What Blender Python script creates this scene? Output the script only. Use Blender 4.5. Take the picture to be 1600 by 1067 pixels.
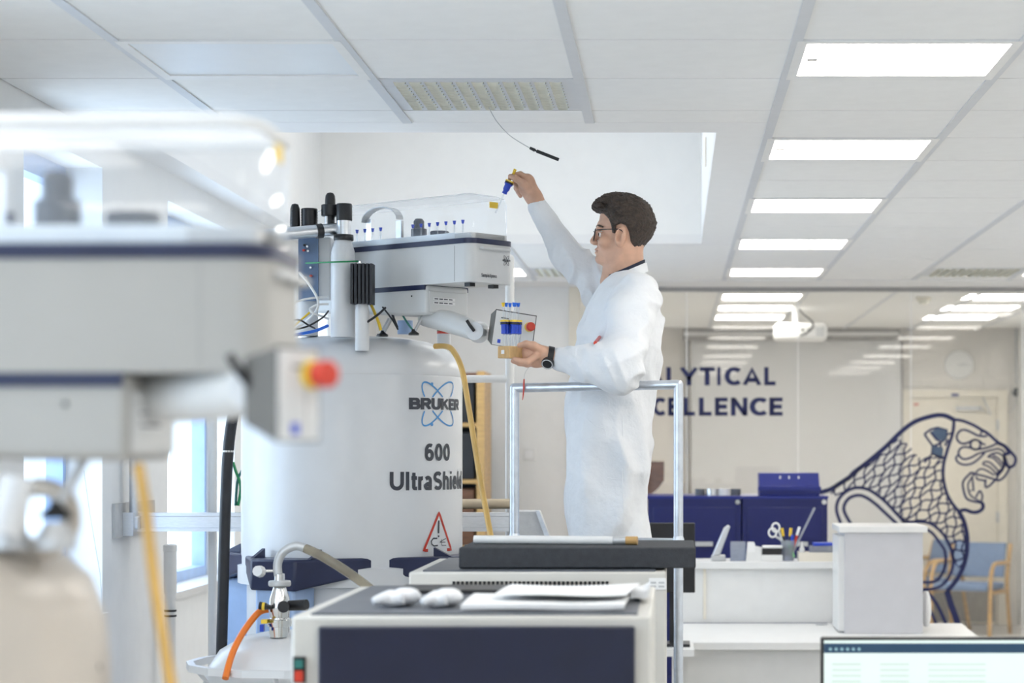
import bpy, math, random
import numpy as np
from mathutils import Vector, Matrix

for o in list(bpy.data.objects): bpy.data.objects.remove(o)
scene = bpy.context.scene
COL = scene.collection
random.seed(4)

# ---------------------------------------------------------------- camera, world, exposure
F, CU, CV, EYE = 3300.0, 1050.0, 703.0, 1.62        # focal length in px, vanishing point, eye height
def P(u, v, Y):                                      # photograph pixel at depth Y -> point in the room
    return Vector(((u-CU)/F*Y, Y, EYE+(CV-v)/F*Y))
cam = bpy.data.cameras.new('camera'); camo = bpy.data.objects.new('camera', cam); COL.objects.link(camo)
camo.location = (0, 0, EYE); camo.rotation_euler = (math.pi/2, 0, 0)
cam.sensor_width = 36; cam.lens = 36*F/1600
cam.shift_x = -(CU-800)/1600; cam.shift_y = (CV-533.5)/1600
cam.clip_start = .05
cam.dof.use_dof = True; cam.dof.focus_distance = 6.8; cam.dof.aperture_fstop = 3.6
scene.camera = camo

world = bpy.data.worlds.new('sky'); scene.world = world; world.use_nodes = True
bg = world.node_tree.nodes['Background']
bg.inputs[0].default_value = (.70, .85, 1.0, 1); bg.inputs[1].default_value = 3.2
LAMP = 7.5
scene.view_settings.view_transform = 'Standard'; scene.view_settings.look = 'None'
scene.view_settings.gamma = 1; scene.view_settings.use_curve_mapping = False
scene.view_settings.exposure = 0.40
scene.cycles.use_denoising = True
scene.cycles.caustics_reflective = False; scene.cycles.caustics_refractive = False
scene.cycles.max_bounces = 10; scene.cycles.diffuse_bounces = 5; scene.cycles.transparent_max_bounces = 24
scene.cycles.sample_clamp_indirect = 6

# ---------------------------------------------------------------- materials
def mat(name, col, rough=.5, metal=0.0, var=.05, scale=14, bump=0.0, bscale=60, emis=0, spec=.5, stretch=None):
    m = bpy.data.materials.new(name); m.use_nodes = True
    nt = m.node_tree; b = nt.nodes['Principled BSDF']
    tc = nt.nodes.new('ShaderNodeTexCoord'); n = nt.nodes.new('ShaderNodeTexNoise')
    n.inputs['Scale'].default_value = scale; n.inputs['Detail'].default_value = 4
    src = tc.outputs['Object']
    if stretch:
        mp = nt.nodes.new('ShaderNodeMapping'); mp.inputs['Scale'].default_value = stretch
        nt.links.new(src, mp.inputs[0]); src = mp.outputs[0]
    nt.links.new(src, n.inputs['Vector'])
    r = nt.nodes.new('ShaderNodeValToRGB')
    c = Vector(col)
    r.color_ramp.elements[0].position = .3; r.color_ramp.elements[1].position = .7
    r.color_ramp.elements[0].color = (*(c*(1-var)), 1); r.color_ramp.elements[1].color = (*[min(1, x*(1+var)) for x in c], 1)
    nt.links.new(n.outputs['Fac'], r.inputs[0]); nt.links.new(r.outputs[0], b.inputs['Base Color'])
    b.inputs['Roughness'].default_value = rough; b.inputs['Metallic'].default_value = metal
    b.inputs['Specular IOR Level'].default_value = spec
    if emis:
        b.inputs['Emission Color'].default_value = (*col, 1); b.inputs['Emission Strength'].default_value = emis
    if bump:
        n2 = nt.nodes.new('ShaderNodeTexNoise'); n2.inputs['Scale'].default_value = bscale; n2.inputs['Detail'].default_value = 5
        nt.links.new(src, n2.inputs['Vector'])
        bp = nt.nodes.new('ShaderNodeBump'); bp.inputs['Strength'].default_value = bump; bp.inputs['Distance'].default_value = .02
        nt.links.new(n2.outputs['Fac'], bp.inputs['Height']); nt.links.new(bp.outputs[0], b.inputs['Normal'])
    return m
def sheet(name, tint=(.97, .985, 1), ior=1.45, milky=0.0, milkcol=(.95, .96, .98), rough=.02, gloss=1.0):
    """thin clear sheet: straight transmission, fresnel gloss, optional milkiness"""
    m = bpy.data.materials.new(name); m.use_nodes = True; nt = m.node_tree
    for n in list(nt.nodes): nt.nodes.remove(n)
    out = nt.nodes.new('ShaderNodeOutputMaterial'); tr = nt.nodes.new('ShaderNodeBsdfTransparent'); gl = nt.nodes.new('ShaderNodeBsdfGlossy')
    tr.inputs[0].default_value = (*tint, 1); gl.inputs['Roughness'].default_value = rough; gl.inputs[0].default_value = (gloss, gloss, gloss, 1)
    nz = nt.nodes.new('ShaderNodeTexNoise'); nz.inputs['Scale'].default_value = 6
    df = nt.nodes.new('ShaderNodeBsdfDiffuse'); df.inputs[0].default_value = (*milkcol, 1)
    mm = nt.nodes.new('ShaderNodeMixShader'); ml = nt.nodes.new('ShaderNodeMath'); ml.operation = 'MULTIPLY_ADD'; ml.inputs[1].default_value = .3*milky; ml.inputs[2].default_value = .85*milky
    nt.links.new(nz.outputs['Fac'], ml.inputs[0]); nt.links.new(ml.outputs[0], mm.inputs[0])
    tl = nt.nodes.new('ShaderNodeBsdfTranslucent'); tl.inputs[0].default_value = (*milkcol, 1)
    md = nt.nodes.new('ShaderNodeMixShader'); md.inputs[0].default_value = .6; nt.links.new(df.outputs[0], md.inputs[1]); nt.links.new(tl.outputs[0], md.inputs[2])
    nt.links.new(tr.outputs[0], mm.inputs[1]); nt.links.new(md.outputs[0], mm.inputs[2])
    lw = nt.nodes.new('ShaderNodeLayerWeight'); lw.inputs[0].default_value = .5
    pw = nt.nodes.new('ShaderNodeMath'); pw.operation = 'POWER'; pw.inputs[1].default_value = 5; nt.links.new(lw.outputs['Facing'], pw.inputs[0])
    fr = nt.nodes.new('ShaderNodeMath'); fr.operation = 'MULTIPLY_ADD'; fr.inputs[1].default_value = min(.9, (ior-1)*1.8); fr.inputs[2].default_value = ((ior-1)/(ior+1))**2
    nt.links.new(pw.outputs[0], fr.inputs[0])
    mx = nt.nodes.new('ShaderNodeMixShader'); nt.links.new(fr.outputs[0], mx.inputs[0])
    nt.links.new(mm.outputs[0], mx.inputs[1]); nt.links.new(gl.outputs[0], mx.inputs[2]); nt.links.new(mx.outputs[0], out.inputs[0])
    return m
M = {}
M['ceil'] = mat('ceiling_tile', (.87, .87, .86), .9, var=.015, bump=.05, bscale=400)
M['band'] = mat('ceiling_band', (.66, .68, .71), .45, var=.02)
M['gyps'] = mat('gypsum', (.85, .85, .85), .9, var=.01)
M['white_wall'] = mat('white_wall_paint', (.83, .83, .82), .85, var=.015, bump=.04, bscale=200)
M['recess'] = mat('recess_paint', (.90, .90, .89), .9, var=.01)
M['warm_wall'] = mat('warm_wall_paint', (.76, .73, .69), .8, var=.02)
M['cream'] = mat('cream_paint', (.78, .73, .63), .55, var=.03)
M['floor'] = mat('vinyl_floor', (.68, .66, .63), .35, var=.08, scale=40)
M['lamp'] = mat('lamp_diffuser', (1, .955, .89), .5, var=0, emis=LAMP)
M['lamp_recess'] = mat('recess_lamp_diffuser', (1, .98, .96), .5, var=0, emis=LAMP*.5)
M['lamp_back'] = mat('back_lamp_diffuser', (1, .96, .90), .5, var=0, emis=LAMP*1.7)
M['lampoff'] = mat('unlit_diffuser', (.80, .84, .88), .35, var=.01)
M['lampframe'] = mat('lamp_frame', (.85, .85, .84), .4, var=.02)
M['ventw'] = mat('vent_plastic', (.80, .78, .68), .45, var=.05)
M['ventd'] = mat('vent_hole', (.25, .22, .12), .8, var=.1)
M['white'] = mat('white_lacquer', (.78, .78, .77), .3, var=.02)
M['offwn'] = mat('grey_white_plastic', (.43, .42, .395), .4, var=.02)  # changer plastic again, darkened in colour because near faces get less light
M['cabgrey'] = mat('pale_grey_panel', (.58, .58, .61), .45, var=.02)  # pale grey, with the shade of the front put into the colour
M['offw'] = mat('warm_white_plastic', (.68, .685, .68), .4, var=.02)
M['beige'] = mat('beige_steel', (.62, .605, .565), .42, var=.02, bump=.02, bscale=500)
M['tank'] = mat('white_enamel', (.71, .72, .735), .28, var=.015)
M['tankc'] = mat('cream_enamel', (.60, .545, .48), .3, var=.02)
M['navy'] = mat('navy_paint', (.009, .012, .036), .38, var=.1)
M['navytrim'] = mat('navy_trim', (.016, .023, .068), .35, var=.1)
M['steelblue'] = mat('steel_blue_paint', (.13, .20, .33), .4, var=.1)
M['paleblue'] = mat('pale_blue_paint', (.36, .50, .76), .4, var=.06)
M['darkgrey'] = mat('dark_grey_top', (.10, .11, .13), .4, var=.12)
M['foam'] = mat('dark_foam', (.040, .043, .050), .85, var=.15, scale=60, bump=.2, bscale=300)
M['black'] = mat('black_plastic', (.012, .012, .014), .38, var=.2)
M['rubber'] = mat('black_rubber', (.018, .02, .026), .5, var=.2)
M['alu'] = mat('brushed_aluminium', (.74, .76, .79), .33, 1.0, var=.05, scale=50, stretch=(1, 1, 8))
M['galv'] = mat('galvanised_steel', (.66, .70, .76), .36, .85, var=.10, scale=30, bump=.05, bscale=80)
M['chrome'] = mat('chrome', (.80, .80, .80), .14, 1.0, var=.05)
M['castalu'] = mat('cast_aluminium', (.56, .57, .58), .5, .6, var=.1, bump=.1, bscale=50)
M['bluecab'] = mat('royal_blue_steel', (.007, .012, .105), .35, var=.06)
M['bluebox'] = mat('blue_toolbox', (.010, .020, .19), .35, var=.06)
M['decal'] = mat('navy_vinyl_film', (.006, .012, .085), .45, var=.05)
M['decal2'] = mat('grey_blue_film', (.06, .10, .17), .45, var=.2)
M['wood'] = mat('beech_wood', (.52, .32, .12), .4, var=.2, scale=5, stretch=(1, 1, 12))
M['woodlt'] = mat('light_wood_block', (.62, .40, .18), .5, var=.14, scale=30, stretch=(6, 1, 1))
M['wooddk'] = mat('dark_plywood', (.13, .055, .025), .4, var=.25, scale=8, stretch=(1, 1, 6))
M['bluefab'] = mat('blue_upholstery', (.16, .24, .40), .9, var=.15, scale=60, bump=.2, bscale=400)
M['orange'] = mat('orange_hose', (.80, .19, .015), .4, var=.08)
M['yellowh'] = mat('amber_rubber_hose', (.72, .45, .13), .4, var=.14, scale=12)
M['yellow'] = mat('yellow_plastic', (.85, .58, .04), .4, var=.06)
M['red'] = mat('red_plastic', (.62, .05, .025), .35, var=.08)
M['green'] = mat('green_cable', (.02, .28, .10), .4, var=.1)
M['teal'] = mat('teal_cable', (.03, .18, .16), .4, var=.1)
M['bluec'] = mat('blue_hose', (.03, .17, .75), .35, var=.06)
M['blue'] = mat('blue_plastic', (.015, .06, .52), .3, var=.08)
M['padgrey'] = mat('grey_cast_case', (.15, .145, .135), .5, var=.05)  # grey case, darkened further in colour for window light blocked there
M['paper'] = mat('paper', (.85, .85, .85), .8, var=.03)
M['glove'] = mat('white_cotton', (.80, .81, .83), .95, var=.06, bump=.3, bscale=120)
M['card'] = mat('cardboard_tube', (.62, .52, .38), .75, var=.08)
M['screenfab'] = mat('projection_fabric', (.66, .66, .66), .6, var=.01)
M['greycase'] = mat('grey_case', (.36, .35, .34), .5, var=.05)
M['kick'] = mat('steel_kick_plate', (.30, .28, .25), .4, .4, var=.1)
M['text'] = mat('dark_print', (.045, .05, .065), .5, var=.05)
M['logo'] = mat('blue_print', (.09, .33, .68), .5, var=.05)
M['redprint'] = mat('red_print', (.58, .04, .02), .5, var=.05)
M['clear'] = sheet('clear_acrylic', milky=.04, ior=1.25)
M['cleartop'] = sheet('acrylic_top', milky=.30, ior=1.02)
M['clearnear'] = sheet('near_acrylic', milky=.10, ior=1.3)
M['cleartopnear'] = sheet('near_acrylic_top', milky=.75, ior=1.12)  # reflected glare on the clear top painted in as milkiness
M['glass'] = sheet('partition_glass', tint=(.97, .975, .97), ior=1.5, milky=.012)
M['pane'] = sheet('window_pane', milky=.01, ior=1.12)
M['tube'] = sheet('glass_tube', tint=(.93, .95, .97), milky=.12)
M['cup'] = sheet('smoky_plastic', tint=(.72, .76, .84), milky=.25)
M['glow'] = mat('frosted_carousel', (.90, .95, 1.0), .3, var=.03)

# ---------------------------------------------------------------- mesh helpers
class MB:
    def __init__(s): s.v = []; s.f = []
    def add(s, v, f):
        b = len(s.v); s.v += [Vector(x) for x in v]; s.f += [tuple(b+i for i in q) for q in f]; return s
    def box(s, x0, x1, y0, y1, z0, z1):
        return s.add([(x0,y0,z0),(x1,y0,z0),(x1,y1,z0),(x0,y1,z0),(x0,y0,z1),(x1,y0,z1),(x1,y1,z1),(x0,y1,z1)],
                     [(3,2,1,0),(4,5,6,7),(0,1,5,4),(1,2,6,5),(2,3,7,6),(3,0,4,7)])
    def prism(s, poly, a0, a1, axis='z'):            # polygon extruded along an axis
        n = len(poly)
        mk = {'z': lambda p, a: (p[0], p[1], a), 'y': lambda p, a: (p[0], a, p[1]), 'x': lambda p, a: (a, p[0], p[1])}[axis]
        return s.add([mk(p, a0) for p in poly]+[mk(p, a1) for p in poly],
                     [tuple(range(n))[::-1], tuple(range(n, 2*n))]+[(i, (i+1) % n, n+(i+1) % n, n+i) for i in range(n)])
    def rings(s, rings, caps=True, closed=False):
        n = len(rings[0]); v = [p for r in rings for p in r]; f = []
        for k in range(len(rings)-1):
            for i in range(n): f.append((k*n+i, k*n+(i+1) % n, (k+1)*n+(i+1) % n, (k+1)*n+i))
        if closed:
            k = len(rings)-1
            for i in range(n): f.append((k*n+i, k*n+(i+1) % n, (i+1) % n, i))
        elif caps:
            f.append(tuple(range(n))[::-1]); f.append(tuple(range((len(rings)-1)*n, len(rings)*n)))
        return s.add(v, f)
    def tube(s, pts, r, n=10, smooth=True, closed=False):
        pts = [Vector(p) for p in pts]
        if smooth and len(pts) > 2: pts = catmull(pts, 6, closed)
        rr = r if isinstance(r, (list, tuple)) else [r]*len(pts)
        if len(rr) != len(pts): rr = [np.interp(i/(len(pts)-1), np.linspace(0, 1, len(r)), r) for i in range(len(pts))]
        up = None; R = []
        for i, p in enumerate(pts):
            d = (pts[min(i+1, len(pts)-1)]-pts[max(i-1, 0)]).normalized()
            if closed: d = (pts[(i+1) % len(pts)]-pts[i-1]).normalized()
            if up is None: up = d.orthogonal().normalized()
            a = (up-d*up.dot(d))
            a = a.normalized() if a.length > 1e-6 else d.orthogonal().normalized()
            up = a; b = d.cross(a)
            R.append([p+(a*math.cos(t)+b*math.sin(t))*rr[i] for t in [2*math.pi*k/n for k in range(n)]])
        return s.rings(R, closed=closed)
    def cyl(s, p0, p1, r0, r1=None, n=20): return s.tube([p0, p1], [r0, r0 if r1 is None else r1], n, smooth=False)
    def lathe(s, prof, c=(0, 0, 0), n=32):           # (radius, z) profile about a vertical axis
        c = Vector(c)
        return s.rings([[c+Vector((r*math.cos(2*math.pi*k/n), r*math.sin(2*math.pi*k/n), z)) for k in range(n)] for r, z in prof])
    def ball(s, c, r, n=16, sc=(1, 1, 1)):
        c = Vector(c); R = []
        for i in range(1, n//2):
            t = math.pi*i/(n//2)
            R.append([c+Vector((r*sc[0]*math.sin(t)*math.cos(2*math.pi*k/n), r*sc[1]*math.sin(t)*math.sin(2*math.pi*k/n), -r*sc[2]*math.cos(t))) for k in range(n)])
        return s.rings(R)
    def xf(s, m): s.v = [m @ p for p in s.v]; return s
def catmull(p, k=6, closed=False):
    out = []; n = len(p)
    for i in range(n if closed else n-1):
        a, b, c, d = (p[i-1], p[i], p[(i+1) % n], p[(i+2) % n]) if closed else (p[max(i-1, 0)], p[i], p[i+1], p[min(i+2, n-1)])
        for j in range(k):
            t = j/k
            out.append(b*1.0 + (c-a)*(.5*t) + (a*2-b*5+c*4-d)*(.5*t*t) + (b*3-a-c*3+d)*(.5*t**3))
    if not closed: out.append(p[-1])
    return out
WORLDM = set()
def O(name, mb, m, parent=None, label=None, cat=None, group=None, kind=None, bevel=0, ang=35, flat=False, mesh=None):
    if mesh is None:
        mesh = bpy.data.meshes.new(name); mesh.from_pydata([tuple(x) for x in mb.v], [], mb.f); mesh.update()
        mesh.materials.append(M[m] if isinstance(m, str) else m)
        if not flat and len(mesh.polygons):
            mesh.shade_smooth(); mesh.set_sharp_from_angle(angle=math.radians(ang))
    o = bpy.data.objects.new(name, mesh); COL.objects.link(o)
    if parent is not None:
        o.parent = parent
        if parent.name in WORLDM: o.matrix_parent_inverse = Matrix.Translation(parent.location).inverted()
    if label: o['label'] = label
    if cat: o['category'] = cat
    if group: o['group'] = group
    if kind: o['kind'] = kind
    if bevel:
        b = o.modifiers.new('bevel', 'BEVEL'); b.width = bevel; b.segments = 2; b.limit_method = 'ANGLE'; b.angle_limit = math.radians(40)
    return o
def thing(name, label, cat, loc=(0, 0, 0), rz=0, group=None, kind=None, world=True):
    o = bpy.data.objects.new(name, None); COL.objects.link(o); o.location = loc; o.rotation_euler = (0, 0, rz)
    o.empty_display_size = .1
    if label: o['label'] = label
    if cat: o['category'] = cat
    if group: o['group'] = group
    if kind: o['kind'] = kind
    if world: WORLDM.add(o.name)
    return o
def copy_tree(o, loc=None, rz=None, label=None):
    r = o.copy(); COL.objects.link(r)
    if loc is not None: r.location = loc
    if rz is not None: r.rotation_euler = (0, 0, rz)
    if label: r['label'] = label
    for ch in o.children:
        c = ch.copy(); COL.objects.link(c); c.parent = r
        for g in ch.children:
            d = g.copy(); COL.objects.link(d); d.parent = c
    return r
def arc(cx, cy, rx, ry, a0, a1, n=10): return [(cx+rx*math.cos(math.radians(a0+(a1-a0)*k/n)), cy+ry*math.sin(math.radians(a0+(a1-a0)*k/n))) for k in range(n+1)]
GLY = {  # centre lines of a plain grotesque alphabet: width, strokes (unit height)
 'A': (.86, [[(.06, 0), (.43, 1), (.80, 0)], [(.18, .30), (.68, .30)]]), 'N': (.80, [[(.1, 0), (.1, 1)], [(.1, .96), (.70, .04)], [(.70, 0), (.70, 1)]]), 'L': (.62, [[(.1, 1), (.1, 0)], [(.1, .1), (.6, .1)]]),
 'Y': (.82, [[(.04, 1), (.41, .44), (.78, 1)], [(.41, .5), (.41, 0)]]), 'T': (.76, [[(.02, .9), (.74, .9)], [(.38, .9), (.38, 0)]]), 'I': (.20, [[(.1, 0), (.1, 1)]]),
 'C': (.82, [arc(.43, .5, .33, .4, 45, 315, 16)]), 'E': (.68, [[(.1, 0), (.1, 1)], [(.1, .9), (.66, .9)], [(.1, .5), (.62, .5)], [(.1, .1), (.66, .1)]]), 'X': (.82, [[(.06, 0), (.76, 1)], [(.06, 1), (.76, 0)]]),
 'B': (.78, [[(.1, 0), (.1, 1)], [(.1, .9), (.42, .9)]+arc(.42, .71, .22, .19, 90, -90, 8)+[(.1, .52)], [(.1, .1), (.45, .1)]+arc(.45, .31, .24, .21, -90, 90, 8)]),
 'R': (.80, [[(.1, 0), (.1, 1)], [(.1, .9), (.44, .9)]+arc(.44, .69, .24, .21, 90, -90, 8)+[(.1, .48)], [(.42, .48), (.72, 0)]]),
 'U': (.80, [[(.1, 1), (.1, .40)]+arc(.4, .40, .3, .30, 180, 360, 12)+[(.70, 1)]]), 'K': (.80, [[(.1, 0), (.1, 1)], [(.72, 1), (.12, .40)], [(.32, .58), (.74, 0)]]),
 '6': (.66, [arc(.33, .33, .23, .24, 0, 360, 18), [(.10, .33)]+arc(.36, .58, .26, .33, 180, 55, 8)]), '0': (.66, [arc(.33, .5, .23, .41, 0, 360, 22)]),
 'l': (.24, [[(.12, 0), (.12, 1)]]), 't': (.35, [[(.17, .95), (.17, .18)]+arc(.27, .18, .10, .09, 180, 270, 4)+[(.37, .09)], [(.02, .66), (.36, .66)]]),
 'r': (.30, [[(.10, 0), (.10, .74)], [(.10, .46)]+arc(.28, .46, .18, .19, 180, 80, 6)]), 'a': (.58, [arc(.27, .52, .18, .15, 150, 0, 6)+[(.45, 0)], arc(.27, .20, .18, .13, 0, 360, 14)]),
 'S': (.72, [arc(.36, .71, .25, .20, 30, 270, 12)+arc(.36, .29, .26, .21, 90, -150, 12)]), 'h': (.58, [[(.10, 0), (.10, 1)], [(.10, .42)]+arc(.29, .46, .19, .20, 180, 0, 8)+[(.48, 0)]]),
 'i': (.24, [[(.12, 0), (.12, .74)], [(.12, .86), (.12, 1)]]), 'e': (.58, [[(.12, .38), (.47, .38)]+arc(.29, .37, .19, .29, 0, 315, 16)]), 'd': (.60, [arc(.29, .36, .19, .28, 0, 360, 18), [(.49, 0), (.49, 1)]]),
 'm': (.86, [[(.1, 0), (.1, .74)], [(.1, .46)]+arc(.265, .5, .165, .17, 180, 0, 8)+[(.43, 0)], [(.43, .46)]+arc(.595, .5, .165, .17, 180, 0, 8)+[(.76, 0)]]),
 'p': (.60, [arc(.31, .36, .19, .28, 0, 360, 18), [(.11, -.26), (.11, .74)]]), 's': (.52, [arc(.26, .51, .16, .14, 30, 270, 8)+arc(.26, .22, .17, .14, 90, -150, 8)])}
def text_mesh(body, bold=0.0, sw=.17):
    """words built from flat strokes of even weight"""
    V_, F_ = [], []; ox = 0
    w2 = (sw+bold)/2
    for chh in body:
        wd_, strokes = GLY[chh]
        for st_ in strokes:
            p = [Vector((a+ox, b)) for a, b in st_]; p = [q for i, q in enumerate(p) if i == 0 or (q-p[i-1]).length > .012]; n = len(p); b0 = len(V_)
            cl = (p[0]-p[-1]).length < 1e-4
            for i in range(n):
                d1 = (p[i]-p[i-1] if i else (p[0]-p[-2] if cl else p[1]-p[0])).normalized()
                d2 = (p[i+1]-p[i] if i < n-1 else (p[1]-p[0] if cl else p[-1]-p[-2])).normalized()
                m_ = (d1+d2); m_ = m_.normalized() if m_.length > .01 else d1
                k = 1/max(.45, m_.dot(d1)); nn = Vector((-m_.y, m_.x))*w2*k
                V_ += [tuple(p[i]+nn), tuple(p[i]-nn)]
            F_ += [(b0+2*i, b0+2*i+1, b0+2*i+3, b0+2*i+2) for i in range(n-1)]
        ox += wd_+.10
    v = np.array(V_); v[:, 1] = np.clip(v[:, 1], -.3, 1.0); v[:, 1] = np.where((v[:, 1] < 0) & (v[:, 1] > -.12), 0, v[:, 1])
    v[:, 0] -= v[:, 0].min(); return v, F_
def box(*a): return MB().box(*a)

# ---------------------------------------------------------------- the room
ZC = EYE+1.115
XL, XR, YB, YG, YF = -2.02, 3.2, -4.2, 14.4, 19.6
O('floor', box(XL-.4, XR+.1, YB-.1, YF+.1, -.1, 0), 'floor', kind='structure')
c = MB()
c.box(XL, XR, YB, 4.54, ZC, ZC+.12)
c.box(.34, XR, 4.54, YF, ZC+.03, ZC+.12); c.box(XL, .34, 4.54, 7.19, ZC+.03, ZC+.12); c.box(XL, .34, 11.54, YF, ZC+.03, ZC+.12)
ceil = O('ceiling', c, 'gyps', kind='structure')
XS = [XL, -1.52, -.90, -.28, .34, .96, 1.58, 2.20, 2.82, XR]
YS = [4.54+.6*k for k in range(16)]+[13.84]
YS2 = [14.46+.6*k for k in range(9)]
lights_at, off_at, vents_at = set(), set(), set()
for r in range(16):
    if r in (2, 5, 8, 11, 14): lights_at |= {(4, r), (7, r)}
lights_at.add((1, 14)); off_at.add((1, 2)); vents_at = {(2, 3), (2, 14), (6, 14)}
tile_data = {}
def tile(x0, x1, y0, y1):
    k = (round(x1-x0, 3), round(y1-y0, 3))
    if k not in tile_data:
        o = O('tile', box(.004, k[0]-.004, .004, k[1]-.004, 0, .02), 'ceil', ceil, bevel=.0); tile_data[k] = o.data
    else: o = O('tile', None, None, ceil, mesh=tile_data[k])
    o.location = (x0, y0, ZC)
for r in range(len(YS)-1):
    for cidx in range(9):
        x0, x1, y0, y1 = XS[cidx], XS[cidx+1], YS[r], YS[r+1]
        if (cidx, r) in lights_at | off_at | vents_at: continue
        if x0 < .3 and y1 > 7.2 and y0 < 11.5:
            if y0 < 7.0: tile(x0, x1, y0, 7.19)
            if y1 > 11.6: tile(x0, x1, 11.54, y1)
            continue
        tile(x0, x1, y0, y1)
lights2 = {(4, 1), (4, 3), (4, 5), (7, 1), (7, 3), (7, 5)}
for r in range(len(YS2)-1):
    for cidx in range(2, 9):
        if (cidx, r) not in lights2: tile(XS[cidx], XS[cidx+1], YS2[r], YS2[r+1])
for i, x in enumerate(XS[1:-1]):
    segs = [(4.54, 7.19), (11.54, 13.84)] if x < .3 else [(4.54, 13.84)]
    for a, b in segs+[(14.5, YF)]:
        O('band', box(x-.016, x+.016, a, b, ZC-.004, ZC+.01), 'band', ceil)
O('soffit_beam', box(XL, XR, 13.84, YG+.06, ZC-.006, ZC+.04), 'gyps', ceil)
s = MB(); s.box(XL, .34, 7.19, 7.42, ZC, ZC+.05); s.box(.156, .34, 7.42, 11.4, ZC, ZC+.05); s.box(XL, .34, 11.4, 11.54, ZC, ZC+.05); s.box(XL, -1.9, 7.42, 11.4, ZC, ZC+.05)
O('soffit_panel', s, 'gyps', ceil)
s = MB(); z1 = ZC+.95
s.box(-1.96, -1.9, 7.36, 11.46, ZC+.05, z1); s.box(.156, .216, 7.36, 11.46, ZC+.05, z1); s.box(-1.9, .156, 7.36, 7.42, ZC+.05, z1); s.box(-1.9, .156, 11.4, 11.46, ZC+.05, z1); s.box(-1.96, .216, 7.36, 11.46, z1, z1+.05)
O('wall_recess', s, 'recess', kind='structure')
O('trim_1', box(.150, .156, 9.55, 9.66, ZC+.18, ZC+.30), 'cream', kind='structure')

# left wall with window niches
WIN = [(-3.2, -1.0), (-.5, 1.9), (2.5, 4.9), (6.58, 7.49), (8.46, 9.75), (11.0, 13.2)]
w = MB(); y = YB
for a, b in WIN+[(YF, YF)]:
    w.box(XL-.3, XL, y, a, 0, ZC+.1); y = b
    if a < b: w.box(XL-.3, XL, a, b, 0, 1.02); w.box(XL-.3, XL, a, b, 2.62, ZC+.1)
O('wall_left', w, 'white_wall', kind='structure')
for i, (a, b) in enumerate(WIN):
    wn = thing('window_%d' % (i+1), None, None, (XL-.15, (a+b)/2, 1.02), kind='structure')
    fr = MB(); x0, x1 = XL-.19, XL-.13; nm = max(1, round((b-a)/.9))
    fr.box(x0, x1, a, b, 1.03, 1.09); fr.box(x0, x1, a, b, 2.55, 2.62)
    for k in range(nm+1):
        yy = a+(b-a)*k/nm; fr.box(x0, x1, max(a, yy-.035), min(b, yy+.035), 1.09, 2.55)
    O('window_frame', fr, 'paleblue' if i in (3, 4) else 'white', wn)
    for k in range(nm):
        O('pane', box(XL-.163, XL-.157, a+(b-a)*k/nm+.03, a+(b-a)*(k+1)/nm-.03, 1.085, 2.555), 'pane', wn)
    O('sill', box(XL-.2, XL+.025, a, b, 1.015, 1.045), 'white', wn)
    pl = bpy.data.lights.new('sky_portal', 'AREA'); pl.shape = 'RECTANGLE'; pl.size = b-a; pl.size_y = 1.55; pl.cycles.is_portal = True
    po = bpy.data.objects.new('sky_portal', pl); COL.objects.link(po); po.location = (XL-.22, (a+b)/2, 1.82); po.rotation_euler = (math.pi/2, 0, -math.pi/2)
O('wall_right', box(XR, XR+.1, YB, YF, 0, ZC+.1), 'white_wall', kind='structure')
O('wall_front', box(XL, XR, YB-.1, YB, 0, ZC+.1), 'white_wall', kind='structure')
O('wall_back', box(XL, -.70, YG, YG+.1, 0, ZC+.03), 'white_wall', kind='structure')
O('wall_far', box(XL, XR, YF, YF+.1, 0, ZC+.1), 'warm_wall', kind='structure')
O('wall_divider', box(-1.1, -1.0, YG+.1, YF, 0, ZC+.03), 'warm_wall', kind='structure')
gw = thing('wall_glass', None, None, (1.2, YG, 0), kind='structure')
O('door_post', box(-.70, -.63, YG-.03, YG+.1, 0, ZC), 'cream', gw)
O('top_rail', box(-.63, XR, YG-.012, YG+.03, ZC-.035, ZC-.006), 'greycase', gw)
O('bottom_rail', box(-.63, XR, YG-.012, YG+.03, 0, .06), 'alu', gw)
for a, b in [(-.63, .10), (.10, .86), (.86, 1.63), (1.63, 2.39), (2.39, XR)]:
    O('glass_pane', box(a+.003, b-.003, YG, YG+.010, .05, ZC-.03), 'glass', gw)
for x in (.10, .86, 1.63, 2.39):
    O('glass_joint', box(x-.003, x+.003, YG, YG+.010, .05, ZC-.03), 'paper', gw)

# ceiling luminaires (the lamps that light the room) and ventilation grilles
def luminaire(x0, x1, y0, y1, label, on=True, z=ZC, group='square ceiling luminaires', m='lamp'):
    t = thing('ceiling_light', label, 'ceiling light', ((x0+x1)/2, (y0+y1)/2, z), group=group if on else None)
    f = MB(); zt, zb = z+.026, z-.005
    f.box(x0+.002, x1-.002, y0+.002, y0+.035, zb, zt); f.box(x0+.002, x1-.002, y1-.07, y1-.002, zb, zt)
    f.box(x0+.002, x0+.03, y0+.035, y1-.07, zb, zt); f.box(x1-.03, x1-.002, y0+.035, y1-.07, zb, zt)
    O('frame', f, 'lampframe', t)
    O('diffuser', box(x0+.03, x1-.03, y0+.035, y1-.07, z-.001, z+.012), m if on else 'lampoff', t)
    if on: O('maker_mark', box(x0+.045, x0+.075, y0+.27, y0+.30, z-.003, z-.001), 'greycase', t)
    return t
num = {2: 'nearest', 5: 'second', 8: 'third', 11: 'fourth', 14: 'farthest'}
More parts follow.
